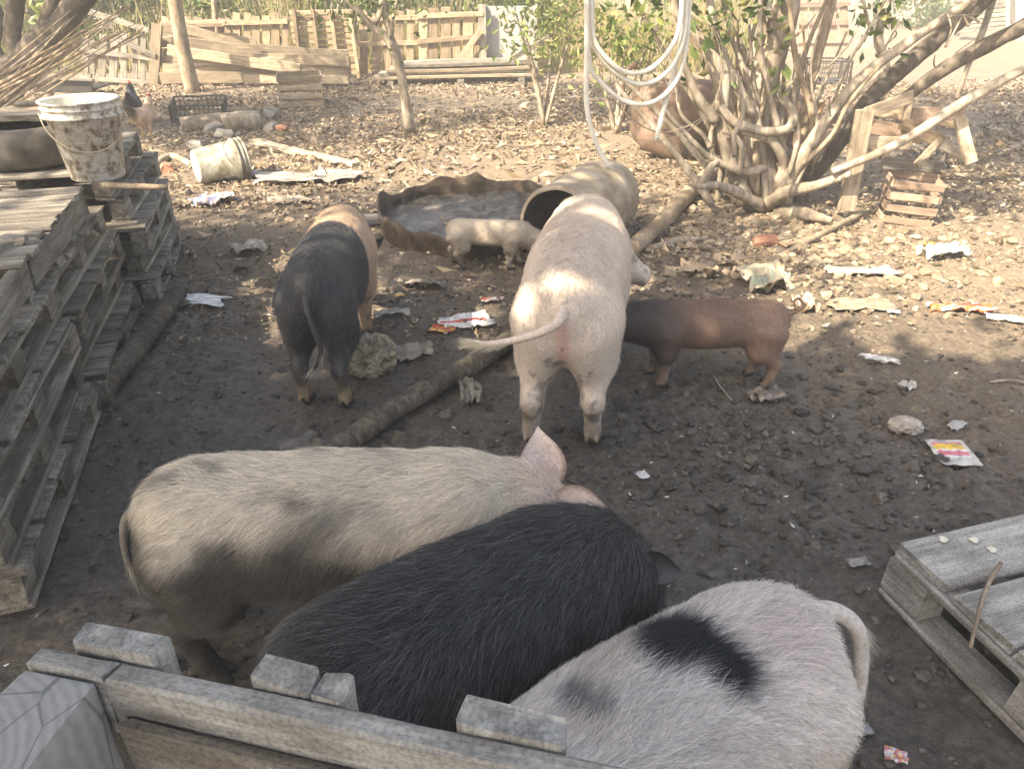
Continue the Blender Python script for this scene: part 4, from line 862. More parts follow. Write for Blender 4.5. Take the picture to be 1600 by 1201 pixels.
# ------------------------------------------------------------------ hose and wires
HY = 4.75
hz_ = thing('hose', 'pale plastic hose coiled in hanging loops from the tree', 'hose')
def hpx(lst, Y=HY, dy=0):
    if lst[0][1] == -60: lst = [(lst[0][0], -400), (lst[0][0], -150)]+lst          # up to the limb it hangs from
    if lst[-1][1] == -60: lst = lst+[(lst[-1][0], -150), (lst[-1][0], -400)]
    return [PY(x, y, Y+dy*k/len(lst)) for k, (x, y) in enumerate(lst)]
for i, (l, r) in enumerate([
    ([(916, -60), (917, 60), (916, 150), (922, 195), (934, 230), (952, 262)], .0155),
    ([(924, -60), (925, 40), (938, 80), (975, 112), (1012, 110), (1045, 80), (1063, 35), (1066, -60)], .0145),
    ([(921, -60), (923, 52), (945, 98), (985, 128), (1020, 128), (1052, 100), (1070, 45), (1072, -60)], .0145),
    ([(919, -60), (921, 90), (938, 128), (975, 158), (1012, 162), (1042, 145), (1064, 110), (1075, 40), (1078, -60)], .0145),
    ([(1070, -60), (1068, 40), (1055, 105), (1040, 160), (1025, 220)], .0150),
    ([(928, -60), (926, 0), (922, 60)], .0145)]):
    tube('coil', hpx(l, HY+i*.025), r, M['hose'], hz_, 10, 8)
wr_ = thing('wire', 'thin loose wires drooping below the hose loops', 'wire')
for i, l in enumerate([[(940, 60), (944, 150), (962, 195), (1005, 220), (1060, 212), (1108, 175), (1127, 120), (1118, 55), (1080, 20)],
                       [(955, 100), (970, 165), (1010, 200), (1055, 205), (1100, 180), (1124, 135), (1128, 70), (1100, 25)],
                       [(952, 95), (958, 150), (985, 185), (1030, 207), (1080, 195)], [(1040, 60), (1022, 100), (1008, 130), (1002, 150)]]):
    tube('strand', hpx(l, HY+.25+.05*i), .0028, M['wire'], wr_, 5, 6)
# ------------------------------------------------------------------ wooden fence line at the back
FY = 13.6
def pxboard(name, parent, a, b, w, t, mat, Y=FY, Yb=None, up=(0, -1, 0), **kw):
    return board2(name, parent, PY(a[0], a[1], Y), PY(b[0], b[1], Yb or Y), w, t, M[mat], up=up, **kw)
PX = .0103                                                                            # metres per photo pixel at the fence
rnd = random.Random(3)
def pickets(label, x0, x1, ytop, ybot, wpx, gpx, rails, mat, Y, lean=0, group='fence sections across the yard end'):
    f = thing('picket_fence', label, 'fence', (0, 0, 0), 0, group); x = x0; k = 0
    while x < x1:
        w = wpx*rnd.uniform(.75, 1.15); yt = ytop+(x-x0)*lean+rnd.uniform(-6, 6)
        pxboard('picket', f, (x+w/2+rnd.uniform(-1.5, 1.5), ybot+rnd.uniform(-3, 3)), (x+w/2+rnd.uniform(-2, 2), yt), w*PX*Y/13.6, .02, mat, Y+rnd.uniform(-.015, .015)); x += w+gpx*rnd.uniform(.4, 1.7); k += 1
    for ra, rb in rails: pxboard('rail', f, (x0-3, ra), (x1+3, rb), .07*Y/13.6, .035, mat, Y-.045)
    return f
pickets('picket fence bay with a diagonal brace beside the grey sheet', 655, 752, 16, 119, 15, 3.5, [(26, 22), (66, 57), (104, 100)], 'tan_wood', 13.62)
f = [o for o in COL.objects if o.name.startswith('picket_fence')][-1]
pxboard('brace', f, (712, 98), (752, 48), .09, .03, 'pale_wood', 13.50); pxboard('post', f, (755, 100), (753, 8), .12, .06, 'grey_wood', 13.6)
pickets('picket fence bay behind the slim tree', 562, 650, 20, 118, 13, 4, [(30, 28), (69, 67)], 'tan_wood', 13.72)
pickets('picket fence bay showing above the plank pile', 350, 446, 26, 118, 13, 3, [(36, 34), (82, 82)], 'tan_wood', 13.8)
pickets('low picket bay seen behind the round leaning pole', 254, 346, 32, 117, 14, 4, [(40, 38)], 'red_wood', 13.9)
pickets('shaded grey slatted fence bay behind the cane bundle', 128, 236, 62, 132, 11, 5, [(78, 92), (122, 130)], 'grey_wood', 12.9, -.12)
f = [o for o in COL.objects if o.name.startswith('picket_fence')][-1]
pxboard('post', f, (240, 137), (246, 38), .15, .05, 'pale_wood', 12.82); pxboard('brace', f, (118, 12), (232, 48), .08, .03, 'grey_wood', 12.8); pxboard('brace', f, (178, 58), (243, 88), .07, .03, 'grey_wood', 12.78)
up_ = thing('upright_pallet', 'large pallet stood on end between the plank pile and pickets', 'pallet')
for k in range(4): pxboard('post', up_, (473+k*29+k*.5, 123), (459+k*29, 15), .055, .09, 'tan_wood', 13.42)
for k in range(11): pxboard('slat', up_, (452+k*1.2, 20+k*9.2), (551+k*1.1, 18+k*9.6), .062, .02, 'tan_wood', 13.50)
gs = thing('panel', 'plain grey sheet panel standing beyond the picket fence', 'panel')
pxboard('sheet', gs, (797, 118), (797, 10), .83, .025, 'sheet', 13.75); pxboard('frame', gs, (757, 118), (757, 8), .05, .05, 'grey_wood', 13.70); pxboard('frame', gs, (838, 118), (838, 8), .05, .05, 'grey_wood', 13.70)
# plank pile
pp = thing('plank_pile', 'pile of long sunlit planks slumped against the fence', 'plank pile')
for a, b, w, Y in [((252, 122), (548, 112), .16, 12.75), ((255, 108), (470, 112), .15, 12.80), ((300, 92), (548, 104), .17, 12.72), ((250, 96), (400, 98), .15, 12.90), ((262, 78), (470, 108), .14, 12.66), ((252, 84), (430, 84), .15, 12.95),
                   ((270, 62), (395, 80), .16, 12.9), ((252, 66), (400, 66), .14, 13.0), ((390, 76), (545, 86), .15, 12.9), ((400, 92), (546, 96), .15, 12.82), ((252, 50), (372, 60), .15, 13.05), ((290, 46), (380, 72), .13, 12.98), ((252, 36), (352, 34), .06, 13.05), ((380, 122), (545, 124), .12, 12.7)]:
    pxboard('plank', pp, a, b, w, .045, 'pale_wood', Y, Y+rnd.uniform(-.15, .2), jit=.006, bow=.03, nseg=6)
ps = thing('plank_stack', 'low flat stack of grey planks on blocks in front of the pickets', 'plank stack')
for k, (z, y0) in enumerate([(.10, 12.75), (.155, 12.8), (.21, 12.78), (.27, 12.85)]):
    a, b = P(578+6*k, 128, z), P(838-3*k, 118, z)
    for j in range(3): board2('plank', ps, (a.x+rnd.uniform(-.06, .06), y0+.17*j, z), (b.x+rnd.uniform(-.1, .1), y0+.45+.17*j, z), .155, .045, M[['pale_wood', 'grey_wood', 'pale_wood', 'grey_wood'][k]], nseg=6, bow=.02)
for x in (-1.9, -.8, .15): board2('block', ps, (x, 12.72, .035), (x, 13.5, .035), .1, .075, M['grey_wood'])
# planks leaning off the end, far right fence and slabs
pickets('dark slatted fence bay far behind the branching tree', 1230, 1325, -20, 74, 15, 2, [(8, 8), (36, 36), (64, 64)], 'red_wood', 18.6)
f = thing('slatted_pallet', 'slatted wooden pallet standing at the far right edge of the yard', 'pallet')
for k in range(8): pxboard('slat', f, (1490, 2+k*7), (1578, -6+k*7), .075, .02, 'grey_wood', 20.0)
for x in (1495, 1535, 1575): pxboard('post', f, (x, 62), (x, -20), .1, .1, 'grey_wood', 20.08)
f = thing('panel', 'blank grey board standing beside the far slatted pallet', 'panel'); pxboard('sheet', f, (1610, 61), (1610, -30), 1.1, .03, 'sheet', 20.0); pxboard('frame', f, (1582, 61), (1582, -30), .07, .06, 'grey_wood', 19.94)
f = thing('panel', 'pale stone slab leaning behind the forked branches', 'panel'); pxboard('slab', f, (1346, 74), (1344, 5), .5, .05, 'concrete', 18.3); pxboard('foot', f, (1330, 74), (1364, 73), .1, .1, 'concrete', 18.2)
pl = tube('pole', [PY(302, 146, 12.1), PY(285, 70, 12.1), PY(266, -40, 12.1)], [.115, .10, .095], M['log_pale'], None, 12, 6, .05); tag(pl, 'bare round pole leaning upright beside the plank pile', 'pole')
pl = tube('pole', [PY(348, 118, 14.3), PY(338, 40, 14.3), PY(330, -40, 14.3)], [.05, .05, .045], M['log_pale'], None, 10, 4, .05); tag(pl, 'thin pale post standing behind the fence', 'pole')
loose('beam', 'grey beam propped against the grey sheet panel', PY(800, 92, 13.2), PY(858, 58, 13.3), .09, .07, 'bark_dark' if False else 'dark_wood', 'beam')
loose('post', 'white post among the low shrub leaves', PY(886, 105, 15.3), PY(880, 20, 15.3), .09, .05, 'bucket_in' if False else 'fence_wood', 'post', up=(0, -1, 0))
for i, (px, py, w, h) in enumerate([(905, 66, .7, .3), (868, 96, .6, .22), (895, 62, .4, .95), (945, 78, .55, .16), (955, 60, .45, .5)]):
    p = P(px, py+4); V, F = board_vf(w, .25, h, 900+i, .012, .03); o = mk('clay_block', V, F, M['clay' if i % 2 == 0 else 'concrete']); o.location = (p.x, p.y, h/2-.01); o.rotation_euler = (0, 0, .2*i)
    tag(o, ['orange clay block low behind the shrub', 'broad clay block on the ground by the white post', 'tall clay block standing behind the hose', 'grey rubble block behind the hose loops', 'upright grey block beside the tall clay one'][i], 'block')
# ------------------------------------------------------------------ crates
def lattice_crate(label, loc, rz, L, W, H, mat, cat='crate', tilt=0, nb=9, nh=4):
    t = thing('crate', label, cat, loc); t.rotation_euler = (tilt, 0, rz); m = M[mat]
    def side(name, a, b):
        mb = MB(); a, b = np.array(a, float), np.array(b, float); d = b-a; L_ = np.linalg.norm(d)
        for k in range(nh+1):
            z = H*k/nh; r = .012 if k in (0, nh) else .0055
            V, F = tube_vf([a+[0, 0, z], b+[0, 0, z]], [r, r], 4, 1); mb.add(V, F)
        n = max(2, int(L_/.05))
        for k in range(n+1):
            q = a+d*k/n; r = .012 if k in (0, n) else .005
            V, F = tube_vf([q, q+[0, 0, H]], [r, r], 4, 1); mb.add(V, F)
        o = mb.build(name, m, t)
    side('crate_side', (0, 0, 0), (L, 0, 0)); side('crate_side', (0, W, 0), (L, W, 0)); side('crate_end', (0, 0, 0), (0, W, 0)); side('crate_end', (L, 0, 0), (L, W, 0))
    board('crate_floor', t, (L, W, .012), (L/2, W/2, .006), mat=m); return t
p = G(268, 198); lattice_crate('open black plastic crate tilted against fallen wood', (p.x, p.y+.05, .02), math.radians(12), .60, .40, .20, 'black_plastic', tilt=.12)
p = G(1252, 132); lattice_crate('dark plastic crate seen between the tree stems', (p.x, p.y, .0), 0, .75, .45, .32, 'black_plastic')
def slat_crate(label, loc, rz, L, W, H, mat, n=4, tilt=(0, 0)):
    t = thing('wooden_crate', label, 'crate', loc); t.rotation_euler = (tilt[0], tilt[1], rz); m = M[mat]
    for x in (.025, L-.025):
        for y in (.03, W-.03): board2('corner_post', t, (x, y, 0), (x, y, H), .045, .045, m)
    hs = H/n
    for k in range(n):
        z = hs*(k+.5)
        board('slat', t, (L, .014, hs*.62), (L/2, -.002, z), mat=m); board('slat', t, (L, .014, hs*.62), (L/2, W+.002, z), mat=m)
        board('slat', t, (W-.02, .014, hs*.62), (-.009, W/2, z), (0, 0, math.pi/2), mat=m); board('slat', t, (W-.02, .014, hs*.62), (L+.009, W/2, z), (0, 0, math.pi/2), mat=m)
    return t
p = G(440, 172); slat_crate('slatted wooden crate standing in the sunlit litter', (p.x, p.y, 0), math.radians(14), .55, .55, .42, 'pale_wood', 4)
p = G(1382, 350); slat_crate('small broken wooden crate with skewed slats under the table', (p.x-.02, p.y, .0), math.radians(-14), .34, .32, .36, 'red_wood', 4, (0, .06))
bt = thing('broken_table', 'collapsed wooden table with splayed boards by the tree', 'table'); BY = 5.75
for a, b, w, t_, m_, Y0, Y1 in [((1352, 178), (1426, 150), .085, .03, 'pale_wood', 5.75, 5.85), ((1352, 172), (1322, 328), .12, .05, 'pale_wood', 5.72, 5.72), ((1356, 222), (1424, 224), .085, .025, 'pale_wood', 5.80, 5.80), ((1355, 196), (1440, 214), .11, .03, 'red_wood', 6.0, 6.05),
                                ((1424, 178), (1506, 176), .10, .03, 'red_wood', 5.95, 6.0), ((1420, 160), (1412, 225), .05, .03, 'pale_wood', 5.85, 5.85), ((1500, 184), (1518, 254), .085, .03, 'pale_wood', 5.70, 5.60), ((1410, 192), (1470, 222), .09, .03, 'tan_wood', 5.82, 5.85), ((1436, 208), (1504, 240), .07, .035, 'dark_wood', 6.05, 6.05), ((1470, 215), (1432, 258), .05, .035, 'pale_wood', 5.85, 5.80), ((1370, 172), (1500, 190), .10, .025, 'tan_wood', 6.15, 6.15), ((1380, 255), (1470, 262), .09, .03, 'grey_wood', 5.9, 6.0)]:
    pxboard('table_board', bt, a, b, w, t_, m_, Y0, Y1)
# black tray and the cane bundle at the upper left
bt = thing('feed_tray', 'black empty feed tray under the cane bundle', 'tray')
pxboard('front', bt, (58, 134), (144, 137), .16, .03, 'black_metal', 11.6); a, b = PY(58, 122, 11.62), PY(144, 126, 11.62)
board2('tray_floor', bt, (a.x, 11.9, a.z-.10), (b.x, 11.9, b.z-.12), .5, .02, M['black_metal']); pxboard('rim', bt, (56, 121), (146, 125), .03, .06, 'grey_wood', 11.56); board2('leg', bt, (b.x-.1, 11.7, 0), (b.x-.05, 11.7, .3), .05, .05, M['dark_wood']); board2('leg', bt, (a.x+.1, 11.7, 0), (a.x+.05, 11.7, .3), .05, .05, M['dark_wood'])
cb = thing('cane_bundle', 'bundle of long dry canes leaning against the tree', 'canes')
for k in range(22):
    a0 = (-70+rnd.uniform(-20, 20), 205+rnd.uniform(-45, 25)); b0 = (rnd.choice([120, 150, 175, 200, 215])+rnd.uniform(-15, 10), 60-rnd.uniform(0, 55))
    pts = [PY(a0[0], a0[1], 8.2+rnd.uniform(-.2, .2)), PY((a0[0]+b0[0])/2+rnd.uniform(-4, 4), (a0[1]+b0[1])/2+rnd.uniform(-2, 6), 8.35), PY(b0[0], b0[1], 8.5+rnd.uniform(-.2, .2))]
    tube('cane', pts, [.014, .012, .006], M['log_pale' if k % 3 else 'bark'], cb, 6, 4, .05)
# ------------------------------------------------------------------ fallen logs near the crate, rubble stones
def gl(label, a, b, r, mat='log_pale', cat='log', name='log', dz=.0):
    p, q = G(*a), G(*b); o = tube(name, [p+Vector((0, 0, r*.8+dz)), (p+q)/2+Vector((0, 0, r*.85+dz+.01)), q+Vector((0, 0, r*.8+dz))], [r, r*1.05, r*.95], M[mat], None, 12, 5, .12, len(label)); return tag(o, label, cat)
gl('curved pale driftwood log beside the plastic crate', (285, 205), (385, 196), .085, 'bark')
gl('hollow ended log at the end of the driftwood', (352, 206), (408, 200), .105, 'bark')
gl('shorter split log behind the driftwood log', (300, 190), (390, 183), .07, 'log_pale')
for i, (px, py, s, m_) in enumerate([(352, 216, .12, 'concrete'), (425, 203, .10, 'concrete'), (443, 205, .09, 'clay'), (335, 205, .11, 'concrete'), (262, 268, .10, 'clay'), (1192, 385, .10, 'clay'), (423, 183, .16, 'concrete'), (312, 233, .12, 'concrete'), (763, 122, .16, 'concrete'), (480, 122, .13, 'clay'), (575, 352, .11, 'concrete'), (556, 358, .08, 'concrete')]):
    p = G(px, py); V, F = board_vf(s*1.5, s*1.1, s*.8, 300+i, s*.1, s*.25, 2); o = mk('stone', V, F, M[m_]); o.location = (p.x, p.y, s*.33+p.z); o.rotation_euler = (.1*math.sin(i), .12*math.cos(i*2), i*1.3)
    tag(o, ['grey broken brick in front of the driftwood log', 'pale stone right of the hollow log', 'small reddish stone right of the hollow log', 'squarish stone touching the driftwood log', 'red brick end behind the tipped bucket', 'flat red tile piece on the rubble by the sow', 'grey block below the wooden crate', 'grey stone just beyond the tipped bucket', 'pale rock under the plank stack', 'brown stone beside the wooden crate', 'grey lump beside the rim of the mud tub', 'smaller grey lump by the black pig'][i], 'stone')
# ------------------------------------------------------------------ hens
def hen(label, loc, rz, s, c1, c2, ctail):
    lo, hi, res = np.array([-.26, -.12, -.01]), np.array([.24, .12, .42]), .009
    n = np.ceil((hi-lo)/res).astype(int); g = np.stack(np.meshgrid(*[lo[k]+res*np.arange(n[k]) for k in range(3)], indexing='ij'), -1).reshape(-1, 3)
    d = ellip(g, (0, 0, .19), (.145, .085, .085)); fl = Field(g, d)
    fl.cone((.08, 0, .21), (.14, 0, .31), .06, .032, .04); fl.cone((.14, 0, .31), (.16, 0, .335), .032, .026, .02); fl.cone((.17, 0, .335), (.205, 0, .325), .012, .004, .01); fl.cone((.155, 0, .36), (.17, 0, .37), .012, .008, .01)
    fl.cone((-.08, 0, .21), (-.21, 0, .31), .06, .02, .04)
    for sy in (-1, 1): fl.cone((0, .04*sy, .13), (0, .045*sy, .06), .03, .012, .02); fl.cone((0, .045*sy, .06), (.0, .045*sy, .01), .009, .009, .01); fl.cone((0, .045*sy, .01), (.045, .045*sy, .006), .009, .006, .01)
    d = fl.d; i = np.nonzero(np.abs(d) < .02)[0]; d[i] += .004*fbm(g[i]*45, 3, 4)
    V, Q = surface_nets(d.reshape(n), lo, res); C = lerp3(c1, c2, sstep(-.3, .3, fbm(V*30, 3, 5))); C = lerp3(C, ctail, sstep(-.12, -.17, V[:, 0])); C = lerp3(C, (.45, .3, .1), sstep(.07, .05, V[:, 2])); C = lerp3(C, (.45, .03, .02), sstep(.352, .36, V[:, 2])*sstep(.1, .13, V[:, 0]))
    o = mk('hen', V*s, Q, M['feather'], None, True, C); o.location = loc; o.rotation_euler = (0, 0, rz); return tag(o, label, 'hen', 'hens foraging by the pallets')
p = G(214, 196); hen('dark slate feathered hen walking away past the pallets', (p.x, p.y, 0), 1.9, 1.25, (.02, .022, .03), (.05, .055, .075), (.012, .012, .015))
p = G(231, 215); hen('buff hen with a dark raised tail beside the dark hen', (p.x, p.y, 0), 1.4, 1.15, (.55, .38, .28), (.42, .28, .19), (.05, .04, .03))
# ------------------------------------------------------------------ background greenery
def shrub(label, px, py, Y, rad, n, cols, size=.13, seed=0, group='greenery beyond the fence'):
    c = PY(px, py, Y); t = thing('shrub', label, 'shrub', (c.x, Y, 0), 0, group); r = np.random.default_rng(seed)
    for k in range(5):
        a = r.uniform(0, 6.28); tube('stem', [(0, 0, -.03), (.3*rad[0]*math.cos(a), .3*rad[1]*math.sin(a), c.z*.5), (.7*rad[0]*math.cos(a), .7*rad[1]*math.sin(a), c.z+.2*rad[2])], [.03, .022, .008], M['bark'], t, 6, 4)
    crown('foliage', t, (0, 0, c.z), rad, n, 26, .16, size, cols, seed, .05); return t
for i, (lab, px, py, Y, rad, n, cols) in enumerate([
    ('bright green shrub behind the leaning tree', 40, 10, 14.5, (1.5, .7, .9), 2600, LIME), ('tall green shrub behind the grey slatted bay', 160, 10, 15.0, (1.3, .7, .9), 2300, LIME+GREEN),
    ('leafy shrub rising over the plank pile', 400, 8, 15.2, (1.6, .7, .8), 2600, LIME+GREEN), ('yellowish shrub topping the low picket bay', 320, 5, 15.6, (1.3, .7, .8), 2200, LIME),
    ('dense shrub behind the upright pallet', 500, 0, 15.0, (1.3, .7, .7), 2300, GREEN+LIME), ('green shrub behind the braced picket bay', 690, 5, 15.2, (1.9, .7, .8), 3000, GREEN+LIME),
    ('dark shrub behind the grey sheet panel', 800, -5, 15.0, (1.0, .7, .6), 1600, GREEN), ('dark green hedge clump far behind the tree', 1440, 20, 23.5, (2.6, .8, .7), 2600, GREEN), ('low hedge clump at the far right corner', 1560, -5, 24, (1.8, .8, .9), 2000, GREEN), ('leafy hedge far behind the tree trunk', 1120, 0, 21.0, (2.4, .8, .9), 3000, GREEN+LIME)]):
    shrub(lab, px, py, Y, rad, n, cols, .15, 60+i)
shrub('wispy pale green shrub growing behind the hose', 855, 35, 9.6, (.55, .4, .42), 520, LIME, .10, 81, None); shrub('low sprawling plant beside the hose loops', 970, 75, 9.2, (.6, .45, .30), 520, LIME+[(.3, .25, .12)], .10, 82, None)
rng = np.random.default_rng(31); nb = 5200; bx = rng.uniform(-10, 4, nb); by = rng.uniform(14.2, 15.6, nb); hh_ = rng.uniform(.5, 1.5, nb)*(1+.5*vnoise(np.stack([bx*.8, 0*bx, 0*bx], 1), 3))
ln = rng.standard_normal((nb, 2))*.22; w = .012
V = np.stack([np.stack([bx-w, by, 0*bx], 1), np.stack([bx+w, by, 0*bx], 1), np.stack([bx+ln[:, 0]*hh_, by+ln[:, 1]*hh_, hh_], 1)], 1).reshape(-1, 3)
C = np.repeat(np.array([(.42, .34, .18), (.36, .30, .14), (.22, .26, .08), (.5, .42, .26)])[rng.integers(0, 4, nb)], 3, 0)
tag(mk('dry_grass', V, np.arange(3*nb).reshape(nb, 3), M['leaf'], None, False, C), 'tall dry grass standing beyond the fence', 'grass', None, 'stuff')
# ------------------------------------------------------------------ wrappers, bags, rags
def sheet(name, label, cat, px, py, w, h, rz, cols, amp=.02, seed=0, n=14, blot=7, rag=.12, bands=None, lift=.012, curl=0.0):
    c = G(px, py); g = np.linspace(-.5, .5, n); U, Vv = np.meshgrid(g, g); u, v = U.ravel(), Vv.ravel(); q = np.stack([u, v, 0*u], 1)
    e = rag*np.stack([fbm(q*3+seed, 3, seed), fbm(q*3+seed+7, 3, seed+1)], 1); x = (u+e[:, 0])*w; y = (v+e[:, 1])*h
    ridge = 1-2*np.abs(fbm(q*3.2+seed*2, 3, seed+4)); z = amp*np.maximum(ridge, -.3)+curl*u*u*w
    cr, sr = math.cos(rz), math.sin(rz); X_, Y_ = x*cr-y*sr+c.x, x*sr+y*cr+c.y; Z_ = (gz(X_, Y_) if amp > .02 else np.full(len(X_), float(np.percentile(gz(X_, Y_), 70))))+lift+np.maximum(z, -.006)
    N = fbm(q*blot+seed*5, 3, seed+9); idx = np.clip(((N+.62)/1.24*len(cols)).astype(int), 0, len(cols)-1); C = np.array(cols, float)[idx]
    if bands:
        for v0, v1, cc in bands:
            mk_ = (v+.04*N > v0) & (v+.04*N < v1) & (np.abs(u) < .42); C[mk_] = cc
    dirt = sstep(.1, .5, fbm(q*9+seed, 3, seed+19)); C = lerp3(C, (.10, .085, .07), dirt*.55)
    F = [[i*n+k, i*n+k+1, (i+1)*n+k+1, (i+1)*n+k] for i in range(n-1) for k in range(n-1)]
    top = np.stack([X_-c.x, Y_-c.y, Z_-c.z], 1); bot = top-[0, 0, .0015]; o_ = n*n
    F += [[a+o_ for a in f[::-1]] for f in F[:]]; b_ = list(range(n))+[k*n+n-1 for k in range(1, n)]+[(n-1)*n+k for k in range(n-2, -1, -1)]+[k*n for k in range(n-2, 0, -1)]
    F += [[b_[k], b_[k]+o_, b_[(k+1) % len(b_)]+o_, b_[(k+1) % len(b_)]] for k in range(len(b_))]
    o = mk(name, np.concatenate([top, bot]), F, M['paper'], None, True, np.concatenate([C, C])); o.location = c; return tag(o, label, cat)
WH, RD, YL, BL, OR = (.72, .70, .68), (.55, .07, .05), (.70, .48, .06), (.10, .13, .30), (.72, .16, .05)
CLR, TAN, DRK, PNK = (.48, .46, .42), (.40, .31, .21), (.13, .11, .09), (.62, .16, .22)
sheet('wrapper', 'crumpled red white and blue wrapper in front of the tipped bucket', 'wrapper', 336, 318, .34, .22, .5, [RD, WH, (.6, .45, .4), BL, WH], .07, 1)
sheet('wrapper', 'flat red and white wrapper against the tipped bucket', 'wrapper', 380, 279, .36, .14, .25, [RD, RD, WH, BL, WH], .04, 2)
sheet('paper', 'flat torn white paper on the mud by the round post', 'paper', 318, 470, .27, .15, -.1, [WH, (.78, .77, .75), WH, DRK], .012, 3, rag=.3)
sheet('sachet', 'open white and red sachet on the mud between the pigs', 'sachet', 728, 505, .30, .17, .3, [WH, (.75, .73, .7), WH], .02, 4, n=22, bands=[(-.12, .1, RD), (.2, .26, BL)])
sheet('wrapper', 'red and yellow torn corner of the open sachet', 'wrapper', 692, 518, .13, .09, -.1, [RD, RD, YL, OR], .01, 5)
sheet('wrapper', 'small red and white scrap above the open sachet', 'wrapper', 770, 472, .14, .04, .15, [RD, WH, WH], .012, 6)
sheet('wrapper', 'tiny red and yellow scrap in the lit patch', 'wrapper', 624, 464, .055, .05, .5, [RD, YL, WH], .006, 7)
sheet('plastic_strip', 'crumpled clear greenish plastic strip by the belted pig', 'plastic', 612, 495, .20, .06, .15, [(.30, .31, .29), CLR, (.22, .22, .2)], .03, 8)
sheet('rag', 'dark twisted rag beyond the sachet', 'rag', 662, 450, .28, .07, -.1, [DRK, (.2, .17, .14), (.25, .22, .18)], .05, 9)
sheet('wrapper', 'torn red and orange wrapper strip on the open ground', 'wrapper', 1498, 487, .36, .10, -.12, [OR, OR, WH], .03, 10, n=22, bands=[(-.12, .02, (.62, .5, .38)), (.12, .3, RD)])
sheet('paper', 'white strip trailing from the orange wrapper', 'paper', 1578, 503, .26, .07, -.45, [WH, (.8, .79, .77), WH], .015, 11)
sheet('sachet', 'clear sachet with yellow and pink print lying by the near pallet', 'sachet', 1487, 712, .155, .185, -.04, [CLR, (.52, .5, .47)], .008, 12, n=26, rag=.02, bands=[(.12, .34, YL), (.05, .12, WH), (-.12, .05, PNK), (-.2, -.12, WH), (.34, .40, PNK)])
sheet('plastic_strip', 'white torn plastic scrap on bare ground past the brown piglet', 'plastic', 1373, 568, .15, .05, -.3, [WH, CLR, WH], .02, 13, rag=.3)
sheet('plastic_bag', 'thin clear bag caught on the sunlit ground', 'plastic bag', 1472, 402, .30, .18, .2, [CLR, (.6, .57, .52), (.5, .45, .38)], .07, 14)
sheet('plastic_bag', 'flattened whitish bag near the thin clear bag', 'plastic bag', 1345, 430, .42, .12, -.1, [CLR, (.45, .38, .3), CLR], .03, 15, rag=.25)
sheet('sack', 'crumpled muddy sack behind the brown piglet', 'sack', 1195, 447, .34, .26, .4, [TAN, (.34, .29, .22), (.28, .3, .22), (.45, .38, .28)], .10, 16)
sheet('cardboard', 'torn brown cardboard beside the sow', 'cardboard', 1090, 428, .24, .18, -.3, [TAN, (.46, .33, .22)], .06, 17)
sheet('cardboard', 'folded grey brown cardboard flat on the ground past the piglet tail', 'cardboard', 1345, 478, .40, .16, .1, [(.3, .235, .17), (.36, .28, .2)], .025, 18, rag=.06)
sheet('paper', 'scrunched tan paper by the tail of the brown piglet', 'paper', 1256, 487, .13, .12, .4, [(.5, .38, .25), (.58, .46, .31)], .07, 19)
sheet('paper', 'small white scrap in the mud beyond the black pig', 'paper', 1003, 747, .045, .05, .4, [WH, WH], .012, 20, n=8)
sheet('wrapper', 'yellow and pink scrap near the grey pallet edge', 'wrapper', 1397, 1186, .055, .035, -.4, [YL, PNK, WH, YL], .01, 21, n=10)
sheet('rag', 'dirty rag hanging beside the log', 'rag', 735, 618, .10, .22, .1, [(.2, .175, .14), (.28, .25, .2), DRK], .05, 22)
sheet('rag', 'black sodden leaves and rag by the log end', 'rag', 487, 702, .25, .13, .2, [DRK, (.09, .075, .06), (.16, .135, .11)], .05, 23, rag=.3)
sheet('plastic_bag', 'brown translucent bag at the hind foot of the piglet', 'plastic bag', 1198, 622, .15, .12, .3, [(.2, .165, .13), (.28, .24, .2)], .03, 24)
sheet('cloth', 'grey flattened cloth on the ground beyond the belted pig', 'cloth', 482, 283, .85, .32, .15, [(.36, .31, .26), (.42, .37, .31), (.3, .26, .22)], .05, 25, n=20, rag=.2)
sheet('cloth', 'small flat brown cloth near the belted pig shoulder', 'cloth', 452, 317, .35, .14, .0, [(.36, .3, .24), (.3, .25, .2)], .03, 26)
sheet('plastic_scrap', 'bright yellow scrap on the sunlit ground', 'plastic', 1450, 384, .10, .05, .1, [YL, OR], .01, 27, n=8)
sheet('plastic_scrap', 'clear scrap at the foot of the pallet corner', 'plastic', 1340, 884, .07, .04, .2, [(.33, .31, .29), (.25, .23, .21)], .012, 28, n=8)
sheet('plastic_scrap', 'blue grey scrap on the ground behind the clear bag ball', 'plastic', 1493, 668, .09, .05, .6, [CLR, (.4, .4, .4)], .015, 29, n=8)
sheet('plastic_scrap', 'crushed sachet under the hanging tail tuft', 'plastic', 1343, 1147, .06, .03, .2, [(.2, .19, .19), (.33, .32, .31)], .008, 30, n=8)
sheet('rag', 'crinkled leaf litter wad at the pallet foot by the twig', 'rag', 255, 432, .16, .10, .2, [DRK, (.24, .2, .17), (.3, .22, .2)], .04, 31)
sheet('plastic_bag', 'pale empty bag draped on the ground beside the far tub rim', 'plastic bag', 390, 392, .22, .2, .7, [(.36, .33, .26), (.3, .27, .21)], .05, 32)
sheet('plastic_scrap', 'light blue bottle scrap by the folded cardboard', 'plastic', 1395, 492, .07, .035, -.4, [(.55, .56, .58), WH], .015, 33, n=8)
sheet('plastic_scrap', 'white scrap below the torn plastic on bare ground', 'plastic', 1412, 608, .07, .07, .3, [CLR, (.6, .58, .55)], .03, 34, n=9)
